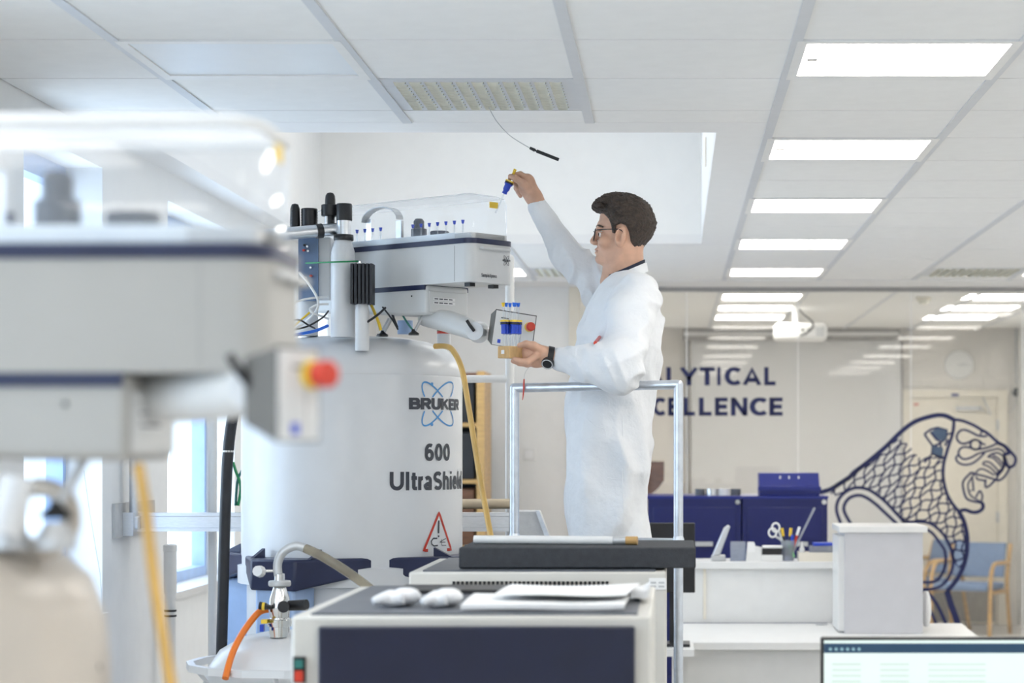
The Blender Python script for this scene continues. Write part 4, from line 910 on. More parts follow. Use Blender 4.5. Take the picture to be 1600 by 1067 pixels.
# shelf unit in the gap, wall switch
sh = thing('shelf_unit', 'dark open shelf unit with wooden side, between magnet and wall', 'shelf', (x(700, 13.4), 13.6, 0))
sx0, sx1 = x(600, 13.4), x(757, 13.4)
O('side', box(sx1-.05, sx1, 13.4, 13.9, 0, 2.12), 'wood', sh); O('side', box(sx0, sx0+.03, 13.4, 13.9, 0, 2.12), 'wood', sh)
O('back', box(sx0, sx1, 13.88, 13.9, 0, 2.12), 'black', sh)
for z_ in (.1, .55, 1.0, 1.42, 1.78, 2.10): O('shelf', box(sx0+.03, sx1-.05, 13.42, 13.88, z_-.012, z_+.012), 'wood' if z_ < 2 else 'wooddk', sh)
for k, (z_, h_, m_) in enumerate(((1.012, .36, 'wooddk'), (1.432, .30, 'black'), (1.792, .26, 'black'), (.562, .36, 'black'))):
    O('storage_box', box(sx0+.06, sx1-.07, 13.45, 13.86, z_+.002, z_+h_), m_, None, ['brown box on the middle shelf', 'black box above the brown box on the dark shelf', 'black box on the top shelf', 'black box on the low shelf'][k]+' of the dark shelf unit', 'box', bevel=.004)
sp = thing('wall_switch', 'white switch plate on the pale back wall', 'switch', (x(827, YG), YG, zat(709, YG)))
O('plate', box(x(818, YG), x(836.5, YG), YG-.010, YG, zat(719, YG), zat(700, YG)), 'white', sp, bevel=.002); O('rocker', box(x(821, YG), x(833, YG), YG-.014, YG-.010, zat(715, YG), zat(704, YG)), 'paper', sp)

# ---------------------------------------------------------------- room behind the glass
ps = thing('projection_screen', 'large pale projection screen with grey case on the far wall', 'projection screen', (x(1240, 19.5), 19.5, 0))
O('fabric', box(x(1080, 19.5), x(1408, 19.5), 19.5, 19.51, .75, zat(532, 19.5)), 'screenfab', ps)
O('case', box(x(1068, 19.5), x(1405, 19.5), 19.42, 19.55, zat(531, 19.5), zat(513.5, 19.5)), 'greycase', ps, bevel=.006)
O('case_strip', box(x(1068, 19.4), x(1405, 19.4), 19.415, 19.42, zat(524, 19.4), zat(519, 19.4)), 'white', ps)
for u in (1076, 1411): O('edge', box(x(u-3.5, 19.5), x(u, 19.5), 19.49, 19.51, .75, zat(532, 19.5)), 'greycase', ps)
O('weight_bar', box(x(1076, 19.5), x(1411, 19.5), 19.49, 19.52, .72, .75), 'greycase', ps)
pj = thing('projector', 'white ceiling projector seen through the glass', 'projector', P(1251, 516, 16.6))
def q(u, v): return P(u, v, 16.6)
O('body', box(q(1211, 0).x, q(1293, 0).x, 16.6, 16.9, q(0, 531).z, q(0, 504).z), 'white', pj, bevel=.03)
O('mount_pole', MB().cyl((q(1245, 0).x, 16.75, q(0, 505).z), (q(1245, 0).x, 16.75, ZC), .022, n=14), 'white', pj)
O('rear_vent', box(q(1275, 0).x, q(1287, 0).x, 16.595, 16.6, q(0, 525).z, q(0, 511).z), 'castalu', pj)
for u, v in ((1252, 514), (1257, 520), (1250, 522), (1262, 514)): O('socket', box(q(u, 0).x, q(u+4, 0).x, 16.595, 16.6, q(0, v+3).z, q(0, v).z), 'black', pj)
O('cord', MB().tube([(q(1246, 0).x, 16.72, q(0, 472).z), (q(1254, 0).x, 16.66, q(0, 488).z), (q(1270, 0).x, 16.62, q(0, 503).z), (q(1266, 0).x, 16.585, q(0, 516).z), (q(1252, 0).x, 16.59, q(0, 524).z)], .007, 8), 'black', pj)
sd = thing('smoke_detector', 'small cream detector on the ceiling behind the glass', 'smoke detector', P(1443, 460, 15.4))
O('base', MB().lathe([(.055, ZC), (.055, ZC-.02), (.05, ZC-.025)], (x(1443, 15.4), 15.4, 0), 20), 'cream', sd); O('sensor', MB().lathe([(.04, ZC-.025), (.034, ZC-.05), (.001, ZC-.052)], (x(1443, 15.4), 15.4, 0), 20), 'ventw', sd)
ck = thing('wall_clock', 'round white clock on the far wall above the door', 'clock', P(1499, 570, 19.55))
cx_, cz_ = x(1499, 19.55), zat(570, 19.55)
RX = Matrix.Translation((cx_, 19.6, cz_)) @ Matrix.Rotation(math.pi/2, 4, 'X')
O('case', MB().lathe([(.138, 0), (.138, .035), (.130, .045), (.124, .038)], n=40).xf(RX), 'white', ck)
fc = O('face', MB().lathe([(.126, .036), (.001, .0365)], n=40).xf(RX), 'paper', ck)
for k in range(12): O('hour_mark', box(-.003, .003, .095, .114, .0365, .038).xf(RX @ Matrix.Rotation(-k*math.pi/6, 4, 'Z')), 'castalu', fc)
O('hour_hand', box(-.004, .004, -.012, .06, .038, .040).xf(RX @ Matrix.Rotation(-math.radians(75), 4, 'Z')), 'castalu', ck); O('minute_hand', box(-.003, .003, -.015, .095, .040, .042).xf(RX @ Matrix.Rotation(-math.radians(92), 4, 'Z')), 'castalu', ck)
d1 = thing('door_1', None, None, (x(1490, 19.6), 19.6, 0), kind='structure')
zdt = zat(621, 19.58); xd0, xd1 = x(1423, 19.56), x(1558, 19.56)
fr = MB(); fr.box(xd0-.09, xd0, 19.52, 19.6, 0, zdt+.07); fr.box(xd1, xd1+.09, 19.52, 19.6, 0, zdt+.07); fr.box(xd0, xd1, 19.52, 19.6, zdt, zdt+.07)
O('door_frame', fr, 'cream', d1)
O('door_leaf', box(xd0+.004, xd1-.004, 19.55, 19.59, .01, zdt-.004), 'cream', d1)
O('kick_plate', box(xd0+.06, xd1-.02, 19.543, 19.55, .03, .33), 'kick', d1)
O('closer_body', box(x(1494, 19.5), x(1534, 19.5), 19.49, 19.55, zat(641, 19.5), zat(635, 19.5)), 'castalu', d1); O('closer_arm', MB().tube([P(1532, 639, 19.49), P(1548, 648, 19.45), P(1536, 621, 19.5)], .009, 8, False), 'castalu', d1)
for zz_ in (.33, 1.0, 1.85): O('hinge', box(xd1-.012, xd1+.012, 19.515, 19.55, zz_-.05, zz_+.05), 'castalu', d1)
O('red_sticker', box(x(1429, 19.5), x(1436, 19.5), 19.546, 19.55, zat(633, 19.5), zat(630, 19.5)), 'redprint', d1); O('door_sign', box(x(1487, 19.5), x(1498, 19.5), 19.51, 19.52, zat(619, 19.5), zat(615, 19.5)), 'bluebox', d1)
hk = thing('wall_intercom', 'small round black device with cord beside the far door', 'intercom', P(1588, 613, 19.5))
O('body', MB().ball((x(1588, 19.56), 19.56, zat(613, 19.56)), .036, 14, (1, .6, 1.2)), 'black', hk); O('cord', MB().tube([P(1587, 618, 19.54), P(1583, 640, 19.55), P(1570, 645, 19.55), P(1560, 645, 19.55)], .005, 6), 'castalu', hk)
O('conduit', MB().cyl(P(1587, 505, 19.57), P(1588, 600, 19.57), .008, n=8), 'castalu', hk)
def armchair(label, loc, rz):
    t = thing('armchair', label, 'chair', loc, rz, group='blue upholstered chairs', world=False)
    s_ = MB(); s_.box(-.25, .25, -.25, .22, .40, .46); O('seat', s_, 'bluefab', t, bevel=.018)
    b_ = MB().prism([(.20, .50), (.24, .50), (.31, .80), (.27, .80)], -.24, .24, 'x'); O('backrest', b_, 'bluefab', t, bevel=.012)
    for sx in (-.27, .27):
        O('leg', MB().tube([(sx, -.24, 0), (sx, -.22, .3), (sx, -.20, .52), (sx, -.13, .62), (sx, .0, .635), (sx, .27, .63)], .019, 10), 'wood', t)
        O('rear_leg', MB().tube([(sx, .30, 0), (sx, .22, .42), (sx, .26, .62), (sx, .31, .79)], .018, 10), 'wood', t)
        O('side_rail', MB().cyl((sx, -.215, .38), (sx, .235, .38), .014, n=8), 'wood', t)
    O('cross_rail', MB().cyl((-.27, .235, .38), (.27, .235, .38), .014, n=8), 'wood', t)
    return t
armchair('blue chair with beech arms under the lion emblem, nearest the far door', (x(1517, 18.4), 18.5, 0), math.radians(-28))
armchair('blue chair with beech arms half hidden behind the pale grey cabinet', (x(1447, 19.0), 19.1, 0), math.radians(-60))

# ---------------------------------------------------------------- lettering and lion on the glass
YL = YG-.0015
lt_ = thing('wall_lettering', 'navy vinyl words ANALYTICAL EXCELLENCE on the glass wall', 'lettering', P(1100, 650, YL))
def letters(word, spans, vt, vb):
    for ch, (u0, u1) in zip(word, spans):
        v, f = text_mesh(ch, .07); w = v[:, 0].max(); h = 1.0
        a_, b_ = P(u0, vb, YL), P(u1, vt, YL); n = len(v)
        mb = MB().add([(a_.x+X/w*(b_.x-a_.x), YL, a_.z+Z/h*(b_.z-a_.z)) for X, Z in v], [q[::-1] for q in f])
        mb.add([(a_.x+X/w*(b_.x-a_.x), YL+.0012, a_.z+Z/h*(b_.z-a_.z)) for X, Z in v], f)
        O('letter', mb, 'decal', lt_, flat=True)
letters('ANALYTICAL', [(953, 982), (985, 1007), (1009, 1038), (1041, 1060), (1062, 1091), (1093, 1117), (1120.5, 1126), (1132, 1158), (1160, 1190), (1194, 1212)], 573.5, 602)
letters('EXCELLENCE', [(937, 957), (958, 986), (988, 1016), (1020, 1040), (1044, 1062), (1068, 1086), (1092, 1112), (1117, 1137), (1142, 1168), (1171, 1199), (1202, 1223)][1:], 621, 649.5)
sA = 180/1600; sE = 180/1372
def cA(*p): return [(1270+a*sA, 630+b*sA) for a, b in p]
def cB(*p): return [(1420+a*sA, 630+b*sA) for a, b in p]
def cC(*p): return [(1270+a*sA, 740+b*sA) for a, b in p]
def cD(*p): return [(1420+a*sA, 740+b*sA) for a, b in p]
def cE(*p): return [(1420+a*sE, 860+b*sE) for a, b in p]
lion = MB()
def stroke(pts, w, smooth=True):
    p = [Vector((a, b, 0)) for a, b in pts]
    if smooth and len(p) > 2: p = catmull(p, 5)
    L = []; n = len(p); w *= 1.15
    for i in range(n):
        d = (p[min(i+1, n-1)]-p[max(i-1, 0)]); d = d.normalized() if d.length > 0 else Vector((1, 0, 0))
        nx = Vector((-d.y, d.x, 0))*w/2
        for s_ in (nx, -nx): L.append(p[i]+s_)
    v = []
    for yy in (YL, YL+.0012): v += [(x(a.x, YG), yy, zat(a.y, YG)) for a in L]
    m_ = 2*n; f = []
    for i in range(n-1):
        f += [(2*i, 2*i+1, 2*i+3, 2*i+2), (m_+2*i, m_+2*i+2, m_+2*i+3, m_+2*i+1), (2*i, 2*i+2, m_+2*i+2, m_+2*i), (2*i+1, m_+2*i+1, m_+2*i+3, 2*i+3)]
    f += [(0, m_, m_+1, 1), (2*n-2, 2*n-1, m_+2*n-1, m_+2*n-2)]
    lion.add(v, f)
stroke(cC((-20, 300), (110, 258), (250, 215), (400, 120), (520, 40))+cA((560, 970), (720, 850), (880, 720), (1050, 570), (1200, 420), (1360, 290), (1500, 222))+cB((350, 172), (460, 165), (540, 185), (625, 228)), 6.2)
stroke(cB((620, 225), (750, 245), (900, 305), (1020, 375), (1090, 415), (1150, 465), (1240, 545), (1330, 590), (1400, 660), (1470, 740), (1482, 800), (1455, 865), (1400, 890)), 4.2)
stroke(cB((1400, 895), (1360, 850), (1340, 790), (1325, 720), (1400, 690)), 5)
stroke(cB((625, 230), (622, 330), (600, 450), (560, 570), (520, 700), (485, 830), (475, 950))+cD((475, 20), (490, 140), (530, 280), (600, 410), (690, 520)), 4.5)
stroke(cD((690, 520), (760, 650), (795, 780), (812, 900), (808, 1040))+cE((690, 30), (668, 130), (620, 260), (540, 390), (452, 485)), 6.2)
stroke(cE((452, 480), (500, 640), (560, 800), (612, 975)), 8.5, False)
stroke(cD((700, 520), (780, 503), (880, 535), (960, 530), (1020, 490), (1032, 440), (1010, 400)), 5)
stroke(cD((1010, 405), (900, 385), (800, 340), (755, 200), (760, 100), (850, 0))+cB((865, 965), (905, 972), (930, 1000)), 3)
stroke(cD((1010, 395), (900, 335), (840, 270), (822, 150), (870, 60), (900, 10)), 2.4)
stroke(cD((880, 40), (900, 240), (850, 232)), 2.6, False); stroke(cD((930, 330), (985, 240), (1022, 310), (1005, 395)), 2.6)
stroke(cD((930, 40), (960, 80), (1010, 88), (1060, 100)), 2.6); stroke(cD((1068, 75), (1065, 185), (1130, 160), (1195, 90)), 2.8); stroke(cB((930, 985), (1060, 1015), (1200, 1060)), 2.8)
stroke(cD((1190, 85), (1260, 90), (1330, 40))+cB((1390, 920), (1405, 880)), 3.2); stroke(cB((1330, 860), (1300, 930), (1240, 1000), (1215, 1060)), 2.8); stroke(cB((1320, 720), (1325, 860), (1270, 940), (1210, 1000)), 4)
for pts in (((930, 965), (985, 915), (1060, 925), (1190, 1000)), ((1025, 850), (1050, 815), (1120, 820), (1200, 890), (1255, 955)), ((1025, 850), (1120, 885), (1225, 985)), ((1095, 745), (1160, 700), (1240, 690), (1325, 740)), ((1095, 745), (1180, 765), (1290, 880)), ((1160, 715), (1240, 765), (1310, 850))): stroke(cB(*pts), 2.4)
stroke(cB((960, 700), (1050, 675), (1150, 650), (1240, 633), (1310, 665), (1335, 705)), 2.6); stroke(cB((1235, 565), (1320, 605), (1385, 690)), 2.4)
stroke([(1420+(925+70*math.cos(t))*sA, 630+(575+68*math.sin(t))*sA) for t in [2*math.pi*k/16 for k in range(17)]], 3)
stroke(cB((850, 530), (920, 503), (990, 530), (1030, 567), (1065, 570)), 2.6)
stroke(cB((1090, 452), (1040, 460), (960, 448), (880, 410), (800, 375), (730, 373), (680, 420), (665, 480), (700, 540), (770, 562), (850, 535)), 3)
stroke(cB((1230, 555), (1150, 595), (1050, 625), (930, 640), (850, 618), (760, 608), (700, 650), (695, 720), (760, 775), (860, 755), (960, 700)), 2.8)
stroke(cB((680, 720), (655, 765), (690, 825), (780, 855), (880, 835), (960, 780), (1055, 688)), 2.8)
stroke(cB((1000, 440), (1005, 400), (1045, 370)), 2.4)
stroke(cC((390, 690), (340, 560), (330, 450), (370, 340), (460, 250), (560, 203), (660, 195), (780, 225), (900, 300), (1020, 400), (1150, 540), (1290, 690), (1350, 760)), 4.4)
stroke(cC((530, 700), (455, 570), (430, 480), (460, 390), (530, 325), (640, 300), (740, 330), (870, 420), (1000, 540), (1170, 700), (1260, 800)), 4.4)
stroke(cD((-90, 660), (60, 672), (180, 668), (300, 692), (400, 760), (500, 870), (585, 1040))+cE((512, 30), (530, 150), (490, 290), (420, 390), (320, 450), (150, 465)), 4.2)
stroke(cD((150, 740), (250, 775), (340, 840), (430, 960), (490, 1050))+cE((432, 30), (440, 130), (410, 250), (340, 350), (250, 378), (150, 375)), 4)
stroke(cE((150, 470), (230, 510), (300, 590), (380, 730), (465, 930)), 5, True); stroke(cE((150, 560), (260, 720), (345, 930)), 4)
# scales: two families of bent lines clipped to the body
poly = [(1283, 768), (1300, 760), (1330, 742), (1350, 727), (1375, 705), (1394, 688), (1403, 684), (1410, 688), (1424, 696), (1430, 710), (1440, 715), (1455, 712), (1472, 713), (1474, 740), (1476, 755), (1480, 772), (1487, 786), (1498, 799), (1506, 813), (1510, 828), (1512, 845), (1511, 860), (1508, 877), (1500, 890), (1490, 880), (1487, 862), (1476, 838), (1465, 825), (1454, 817), (1440, 815), (1415, 815), (1399, 801), (1385, 785), (1371, 774), (1358, 765), (1344, 762), (1333, 762), (1322, 768), (1312, 776), (1300, 774)]
def inside(px, py):
    c_ = False; n = len(poly)
    for i in range(n):
        (x1, y1), (x2, y2) = poly[i], poly[i-1]
        if (y1 > py) != (y2 > py) and px < (x2-x1)*(py-y1)/(y2-y1)+x1: c_ = not c_
    return c_
def clip_stroke(pts, w):
    run = []
    for p in pts:
        if inside(*p): run.append(p)
        else:
            if len(run) > 2: stroke(run, w, False)
            run = []
    if len(run) > 2: stroke(run, w, False)
for k in range(-10, 22):                              # steep family
    pts = []
    for j in range(160):
        yy = 680+j*1.4; bend = -.28*(yy-690)+.0009*(yy-690)**2*(1 if k > 4 else .6)
        pts.append((1405+k*13.5+bend+2.2*math.sin((yy+k*9)/5.2), yy))
    clip_stroke(pts, 2.3)
for k in range(-6, 22):                               # shallow family
    pts = []
    for j in range(180):
        xx = 1280+j*1.4; pts.append((xx, 700+k*13-.52*(xx-1400)+.0016*(xx-1400)**2+2.4*math.sin((xx+k*7)/5.0)))
    clip_stroke(pts, 2.3)
lo_ = O('lion_emblem', lion, 'decal', None, 'large navy line-drawn roaring lion emblem on the glass wall', 'emblem', flat=True)
def film(pts, m_):
    v = [(x(a, YG), YL-.0008, zat(b, YG)) for a, b in pts]+[(x(a, YG), YL, zat(b, YG)) for a, b in pts]; n = len(pts)
    O('tinted_film', MB().add(v, [tuple(range(n)), tuple(range(n, 2*n))[::-1]]+[(i, (i+1) % n, n+(i+1) % n, n+i) for i in range(n)]), m_, lo_, flat=True)
film(cB((310, 390), (400, 345), (520, 370), (525, 480), (470, 530), (400, 500)), 'decal2')
film(cB((320, 590), (400, 600), (480, 620), (470, 740), (330, 700)), 'decal2')
for pts in (((215, 430), (310, 360), (400, 338), (530, 372), (520, 470), (470, 535)), ((215, 430), (330, 590), (400, 572), (520, 490)), ((300, 400), (380, 500), (450, 540), (540, 430), (605, 412)), ((330, 590), (318, 700), (480, 750)), ((385, 575), (380, 665), (470, 690)), ((440, 560), (445, 650)), ((545, 500), (500, 590)), ((215, 820), (330, 700), (470, 770))):
    lion.v.clear(); lion.f.clear(); stroke(cB(*pts), 3, False); O('ear_line', lion, 'decal', lo_, flat=True)
# ---------------------------------------------------------------- the man: signed-distance modelling
YM = 6.75
def Q(u, v, dy=0.0): return np.array(P(u, v, YM+dy)[:], dtype=np.float32)
rng = np.random.RandomState(3)
NG = rng.rand(32, 32, 32).astype(np.float32)
def vnoise(X, Y, Z):
    xi, yi, zi = np.floor(X).astype(int), np.floor(Y).astype(int), np.floor(Z).astype(int)
    fx, fy, fz = X-xi, Y-yi, Z-zi
    fx, fy, fz = fx*fx*(3-2*fx), fy*fy*(3-2*fy), fz*fz*(3-2*fz)
    g = lambda a, b, c: NG[(xi+a) % 32, (yi+b) % 32, (zi+c) % 32]
    l = lambda a, b, t: a+(b-a)*t
    return l(l(l(g(0,0,0), g(1,0,0), fx), l(g(0,1,0), g(1,1,0), fx), fy), l(l(g(0,0,1), g(1,0,1), fx), l(g(0,1,1), g(1,1,1), fx), fy), fz)-.5
def grid(lo, hi, h):
    n = [int(math.ceil((hi[i]-lo[i])/h))+1 for i in range(3)]
    ax = [np.float32(lo[i])+np.float32(h)*np.arange(n[i], dtype=np.float32) for i in range(3)]
    return np.meshgrid(*ax, indexing='ij')
def smin(a, b, k):
    hh = np.clip(.5+.5*(b-a)/k, 0, 1); return b*(1-hh)+a*hh-k*hh*(1-hh)
def smax(a, b, k): return -smin(-a, -b, k)
def cap(G, a, b, ra, rb, sy=1.0):                    # tapered capsule; sy squashes across Y
    X, Y, Z = G; d = b-a; L = max(float(d@d), 1e-9)
    t = np.clip(((X-a[0])*d[0]+(Y-a[1])*d[1]+(Z-a[2])*d[2])/L, 0, 1)
    return np.sqrt((X-a[0]-t*d[0])**2+((Y-a[1]-t*d[1])/sy)**2+(Z-a[2]-t*d[2])**2)-(ra+(rb-ra)*t)
def chain(G, pts, rs, k=.006):
    o = None
    for i in range(len(pts)-1):
        c_ = cap(G, pts[i], pts[i+1], rs[i], rs[i+1]); o = c_ if o is None else smin(o, c_, k)
    return o
def ell(G, c, r, rot=0.0):                           # ellipsoid, optionally turned in the profile plane
    X, Y, Z = G; dx, dz = X-c[0], Z-c[2]; ca, sa = math.cos(rot), math.sin(rot)
    px, pz = dx*ca+dz*sa, -dx*sa+dz*ca
    q = np.sqrt((px/r[0])**2+((Y-c[1])/r[1])**2+(pz/r[2])**2); return (q-1)*min(r)
def loft(G, st, Y0, ex=2.2, egg=0.0):                # stations (v, u_front, u_back, half width) -> body of that profile
    X, Y, Z = G; zs = np.array([P(0, s_[0], YM)[2] for s_ in st])[::-1]
    f = lambda k: np.interp(Z, zs, np.array([k(s_) for s_ in st])[::-1]).astype(np.float32)
    xf = f(lambda s_: P(s_[1], 0, YM)[0]); xb = f(lambda s_: P(s_[2], 0, YM)[0]); b = f(lambda s_: s_[3])
    cx, a = (xf+xb)/2, (xb-xf)/2
    t = np.clip((cx-X)/a, -1.2, 1.2); bb = b*(1-egg*np.clip(t, 0, 1.2)) if egg else b
    q = (np.abs((X-cx)/a)**ex+np.abs((Y-Y0)/bb)**ex)**(1/ex)
    d = (q-1)*np.minimum(a, bb)
    return np.maximum(d, np.maximum(Z-zs[-1], zs[0]-Z))
def nets(Fv, lo, h):                                 # surface nets -> verts, quads
    s_ = Fv < 0; nx, ny, nz = Fv.shape
    acc = np.zeros((nx-1, ny-1, nz-1, 3), np.float32); cnt = np.zeros((nx-1, ny-1, nz-1), np.float32)
    for ax in range(3):
        o1, o2 = [a for a in range(3) if a != ax]
        for i in (0, 1):
            for j in (0, 1):
                sl0 = [slice(0, n-1) for n in Fv.shape]; 
                for o_, k_ in ((o1, i), (o2, j)): sl0[o_] = slice(k_, Fv.shape[o_]-1+k_)
                sl1 = list(sl0); sl1[ax] = slice(1, Fv.shape[ax])
                a_, b_ = Fv[tuple(sl0)], Fv[tuple(sl1)]
                m_ = (a_ < 0) != (b_ < 0); t = np.where(m_, a_/np.where(m_, a_-b_, 1), 0)
                p = np.zeros(3, np.float32); p[o1] = i; p[o2] = j
                for q_ in range(3): acc[..., q_] += np.where(m_, p[q_] if q_ != ax else t, 0)
                cnt += m_
    act = cnt > 0; idx = -np.ones(act.shape, np.int64); idx[act] = np.arange(act.sum())
    c_ = np.argwhere(act).astype(np.float32); V_ = (c_+acc[act]/cnt[act][:, None])*h+np.array(lo, np.float32)
    faces = []
    for ax in range(3):
        o1, o2 = [a for a in range(3) if a != ax]
        sl0 = [slice(1, -1)]*3; sl0[ax] = slice(0, -1); sl1 = list(sl0); sl1[ax] = slice(1, None)
        a_, b_ = s_[tuple(sl0)], s_[tuple(sl1)]
        for m_, flip in ((a_ & ~b_, False), (~a_ & b_, True)):
            e = np.argwhere(m_); 
            if not len(e): continue
            e[:, o1] += 1; e[:, o2] += 1
            q_ = []
            for di, dj in ((0, 0), (1, 0), (1, 1), (0, 1)):
                c2 = e.copy(); c2[:, o1] -= di; c2[:, o2] -= dj; q_.append(idx[c2[:, 0], c2[:, 1], c2[:, 2]])
            q_ = np.stack(q_, 1)
            if flip != (ax == 1): q_ = q_[:, ::-1]
            faces.append(q_)
    return V_, np.concatenate(faces)
def sdf_mesh(fn, lo, hi, h):
    G = grid(lo, hi, h); return nets(fn(G), lo, h)
def join(parts):
    vs, fs, b = [], [], 0
    for v, f in parts: vs.append(v); fs.append(f+b); b += len(v)
    return np.concatenate(vs), np.concatenate(fs)
def SO(name, vf, m, parent=None, smooth_it=2, **kw):
    v, f = vf
    me = bpy.data.meshes.new(name); me.from_pydata(v.tolist(), [], f.tolist()); me.update(); me.validate()
    me.materials.append(M[m] if isinstance(m, str) else m); me.shade_smooth()
    o = O(name, None, None, parent, mesh=me, **kw)
    if smooth_it:
        s_ = o.modifiers.new('relax', 'SMOOTH'); s_.factor = .5; s_.iterations = smooth_it
    return o

# materials of the figure
def skin_mat():
    m = mat('skin', (.62, .37, .26), .48, var=.10, scale=30, bump=.04, bscale=300)
    b = m.node_tree.nodes['Principled BSDF']; b.inputs['Subsurface Weight'].default_value = .08
    b.inputs['Subsurface Radius'].default_value = (.01, .004, .002); b.inputs['Subsurface Scale'].default_value = .5
    return m
M['skin'] = skin_mat()
M['coat'] = mat('white_coat_cloth', (.82, .84, .87), .85, var=.02, scale=20, bump=.5, bscale=16)
M['hair'] = mat('dark_brown_hair', (.045, .030, .022), .55, var=.55, scale=60, bump=.5, bscale=120, stretch=(.5, 2.5, 1.5))
M['shirt'] = mat('navy_shirt', (.012, .016, .035), .8, var=.2)
M['trouser'] = mat('dark_trousers', (.03, .035, .05), .85, var=.2)
M['eyewhite'] = mat('eye_white', (.75, .72, .68), .2, var=.02)
M['iris'] = mat('iris', (.05, .04, .03), .2, var=.1)

HEAD = [(308, 962, 992, .030), (314, 949, 1003, .054), (324, 941, 1012, .068), (337, 937, 1017, .075), (348, 935.5, 1018, .078), (356, 933.5, 1017, .078),
        (364, 936, 1015, .076), (372, 935.5, 1012, .074), (381, 934, 1006, .070), (389, 932.5, 1000, .066), (397, 933, 995, .061), (405, 935, 988, .054), (411, 939, 976, .046), (416, 946, 968, .034)]
def head_sdf(G):
    d = smin(loft(G, HEAD[4:], YM, 2.15, .26), ell(G, Q(976, 346), (.081, .074, .078)), .012)
    neck = cap(G, Q(977, 378), Q(980, 440), .055, .057); d = smin(d, neck, .02)
    d = smin(d, cap(G, Q(962, 402, -.02), Q(948, 440, -.005), .030, .022), .02)              # throat
    d = smin(d, cap(G, Q(975, 388, -.052), Q(952, 444, -.02), .013, .012), .02)              # neck muscle
    d = smin(d, cap(G, Q(936.5, 356, -.034), Q(936.5, 356, .034), .0085, .0085), .012)       # brow
    for s_ in (-1, 1):
        d = smax(d, -ell(G, Q(936.5, 365.5, .031*s_), (.013, .017, .010)), .008)            # eye socket
        d = smin(d, ell(G, Q(943.5, 366, .031*s_), (.0125, .0145, .0105)), .003)            # lids
        d = smin(d, ell(G, Q(944, 379, .047*s_), (.020, .018, .017)), .018)                 # cheekbone
    d = smin(d, cap(G, Q(934.5, 362), Q(926.5, 377), .0068, .0098), .008)                    # nose bridge and tip
    for s_ in (-1, 1): d = smin(d, ell(G, Q(929.5, 379.5, .010*s_), (.011, .0075, .0075)), .005)
    d = smin(d, ell(G, Q(932.5, 390.2), (.0075, .021, .0042)), .005); d = smin(d, ell(G, Q(932.8, 394.8), (.0075, .019, .0048)), .004)
    d = smax(d, -ell(G, Q(931.5, 392.4), (.008, .024, .0012)), .002)
    d = smin(d, ell(G, Q(938.5, 406), (.016, .024, .013)), .016)                             # chin
    for s_ in (-1, 1):
        c_ = Q(969.5, 370, .078*s_)
        e = ell(G, c_, (.0185, .011, .033), -.18)
        e = smax(e, -ell(G, c_+np.array([-.002, .010*s_, .004], np.float32), (.0125, .0125, .022), -.18), .003)
        e = smin(e, ell(G, c_+np.array([.004, .006*s_, -.003], np.float32), (.004, .005, .015), -.1), .004)
        d = smin(d, e, .005)
    return d
HAIRPOLY = np.array([(917, 285), (1045, 285), (1045, 385), (1013, 399), (1001, 398.5), (992, 392), (986, 380), (983.5, 366), (979, 356.5), (971, 353), (963.5, 356), (962, 368), (957.5, 367), (956, 355), (952, 345), (944, 336), (936, 333.5), (917, 334)], np.float32)
def polydist(U, Vv, poly):
    d = np.full(U.shape, 1e9, np.float32); ins = np.zeros(U.shape, bool); n = len(poly)
    for i in range(n):
        a, b = poly[i], poly[i-1]; e = b-a
        t = np.clip(((U-a[0])*e[0]+(Vv-a[1])*e[1])/(e@e), 0, 1)
        d = np.minimum(d, (U-a[0]-t*e[0])**2+(Vv-a[1]-t*e[1])**2)
        c_ = (a[1] > Vv) != (b[1] > Vv)
        ins ^= c_ & (U < (b[0]-a[0])*(Vv-a[1])/(b[1]-a[1] if b[1] != a[1] else 1e-6)+a[0])
    return np.where(ins, -1, 1)*np.sqrt(d)
def hair_sdf(G):
    X, Y, Z = G
    d = loft(G, [(330, 962, 996, .040), (339, 947, 1008, .064)]+HEAD[4:], YM, 2.15, .20)
    U = CU+X*F/YM; Vv = CV-(Z-EYE)*F/YM
    thick = .0125-.0085*np.clip((Vv-352)/40, 0, 1)
    d = smin(d-thick, ell(G, Q(978, 345.5), (.0935, .083, .0855)), .012)
    d = smin(d, ell(G, Q(938, 320.5), (.027, .052, .020), .35), .012)                        # swept-up fringe
    d = smin(d, ell(G, Q(964, 313), (.045, .060, .024), -.1), .02)
    ang = np.arctan2(Z-P(0, 350, YM)[2], X-P(985, 0, YM)[0])
    d = d+.0050*vnoise(X*55, Y*170, Z*55)+.0042*vnoise(ang*26+9, Y*120, (X+Z)*30)+.002*vnoise(X*190, Y*260, Z*190)
    return smax(d, polydist(U, Vv, HAIRPOLY)*(YM/F), .006)
def V3(*a): return np.array(a, np.float32)
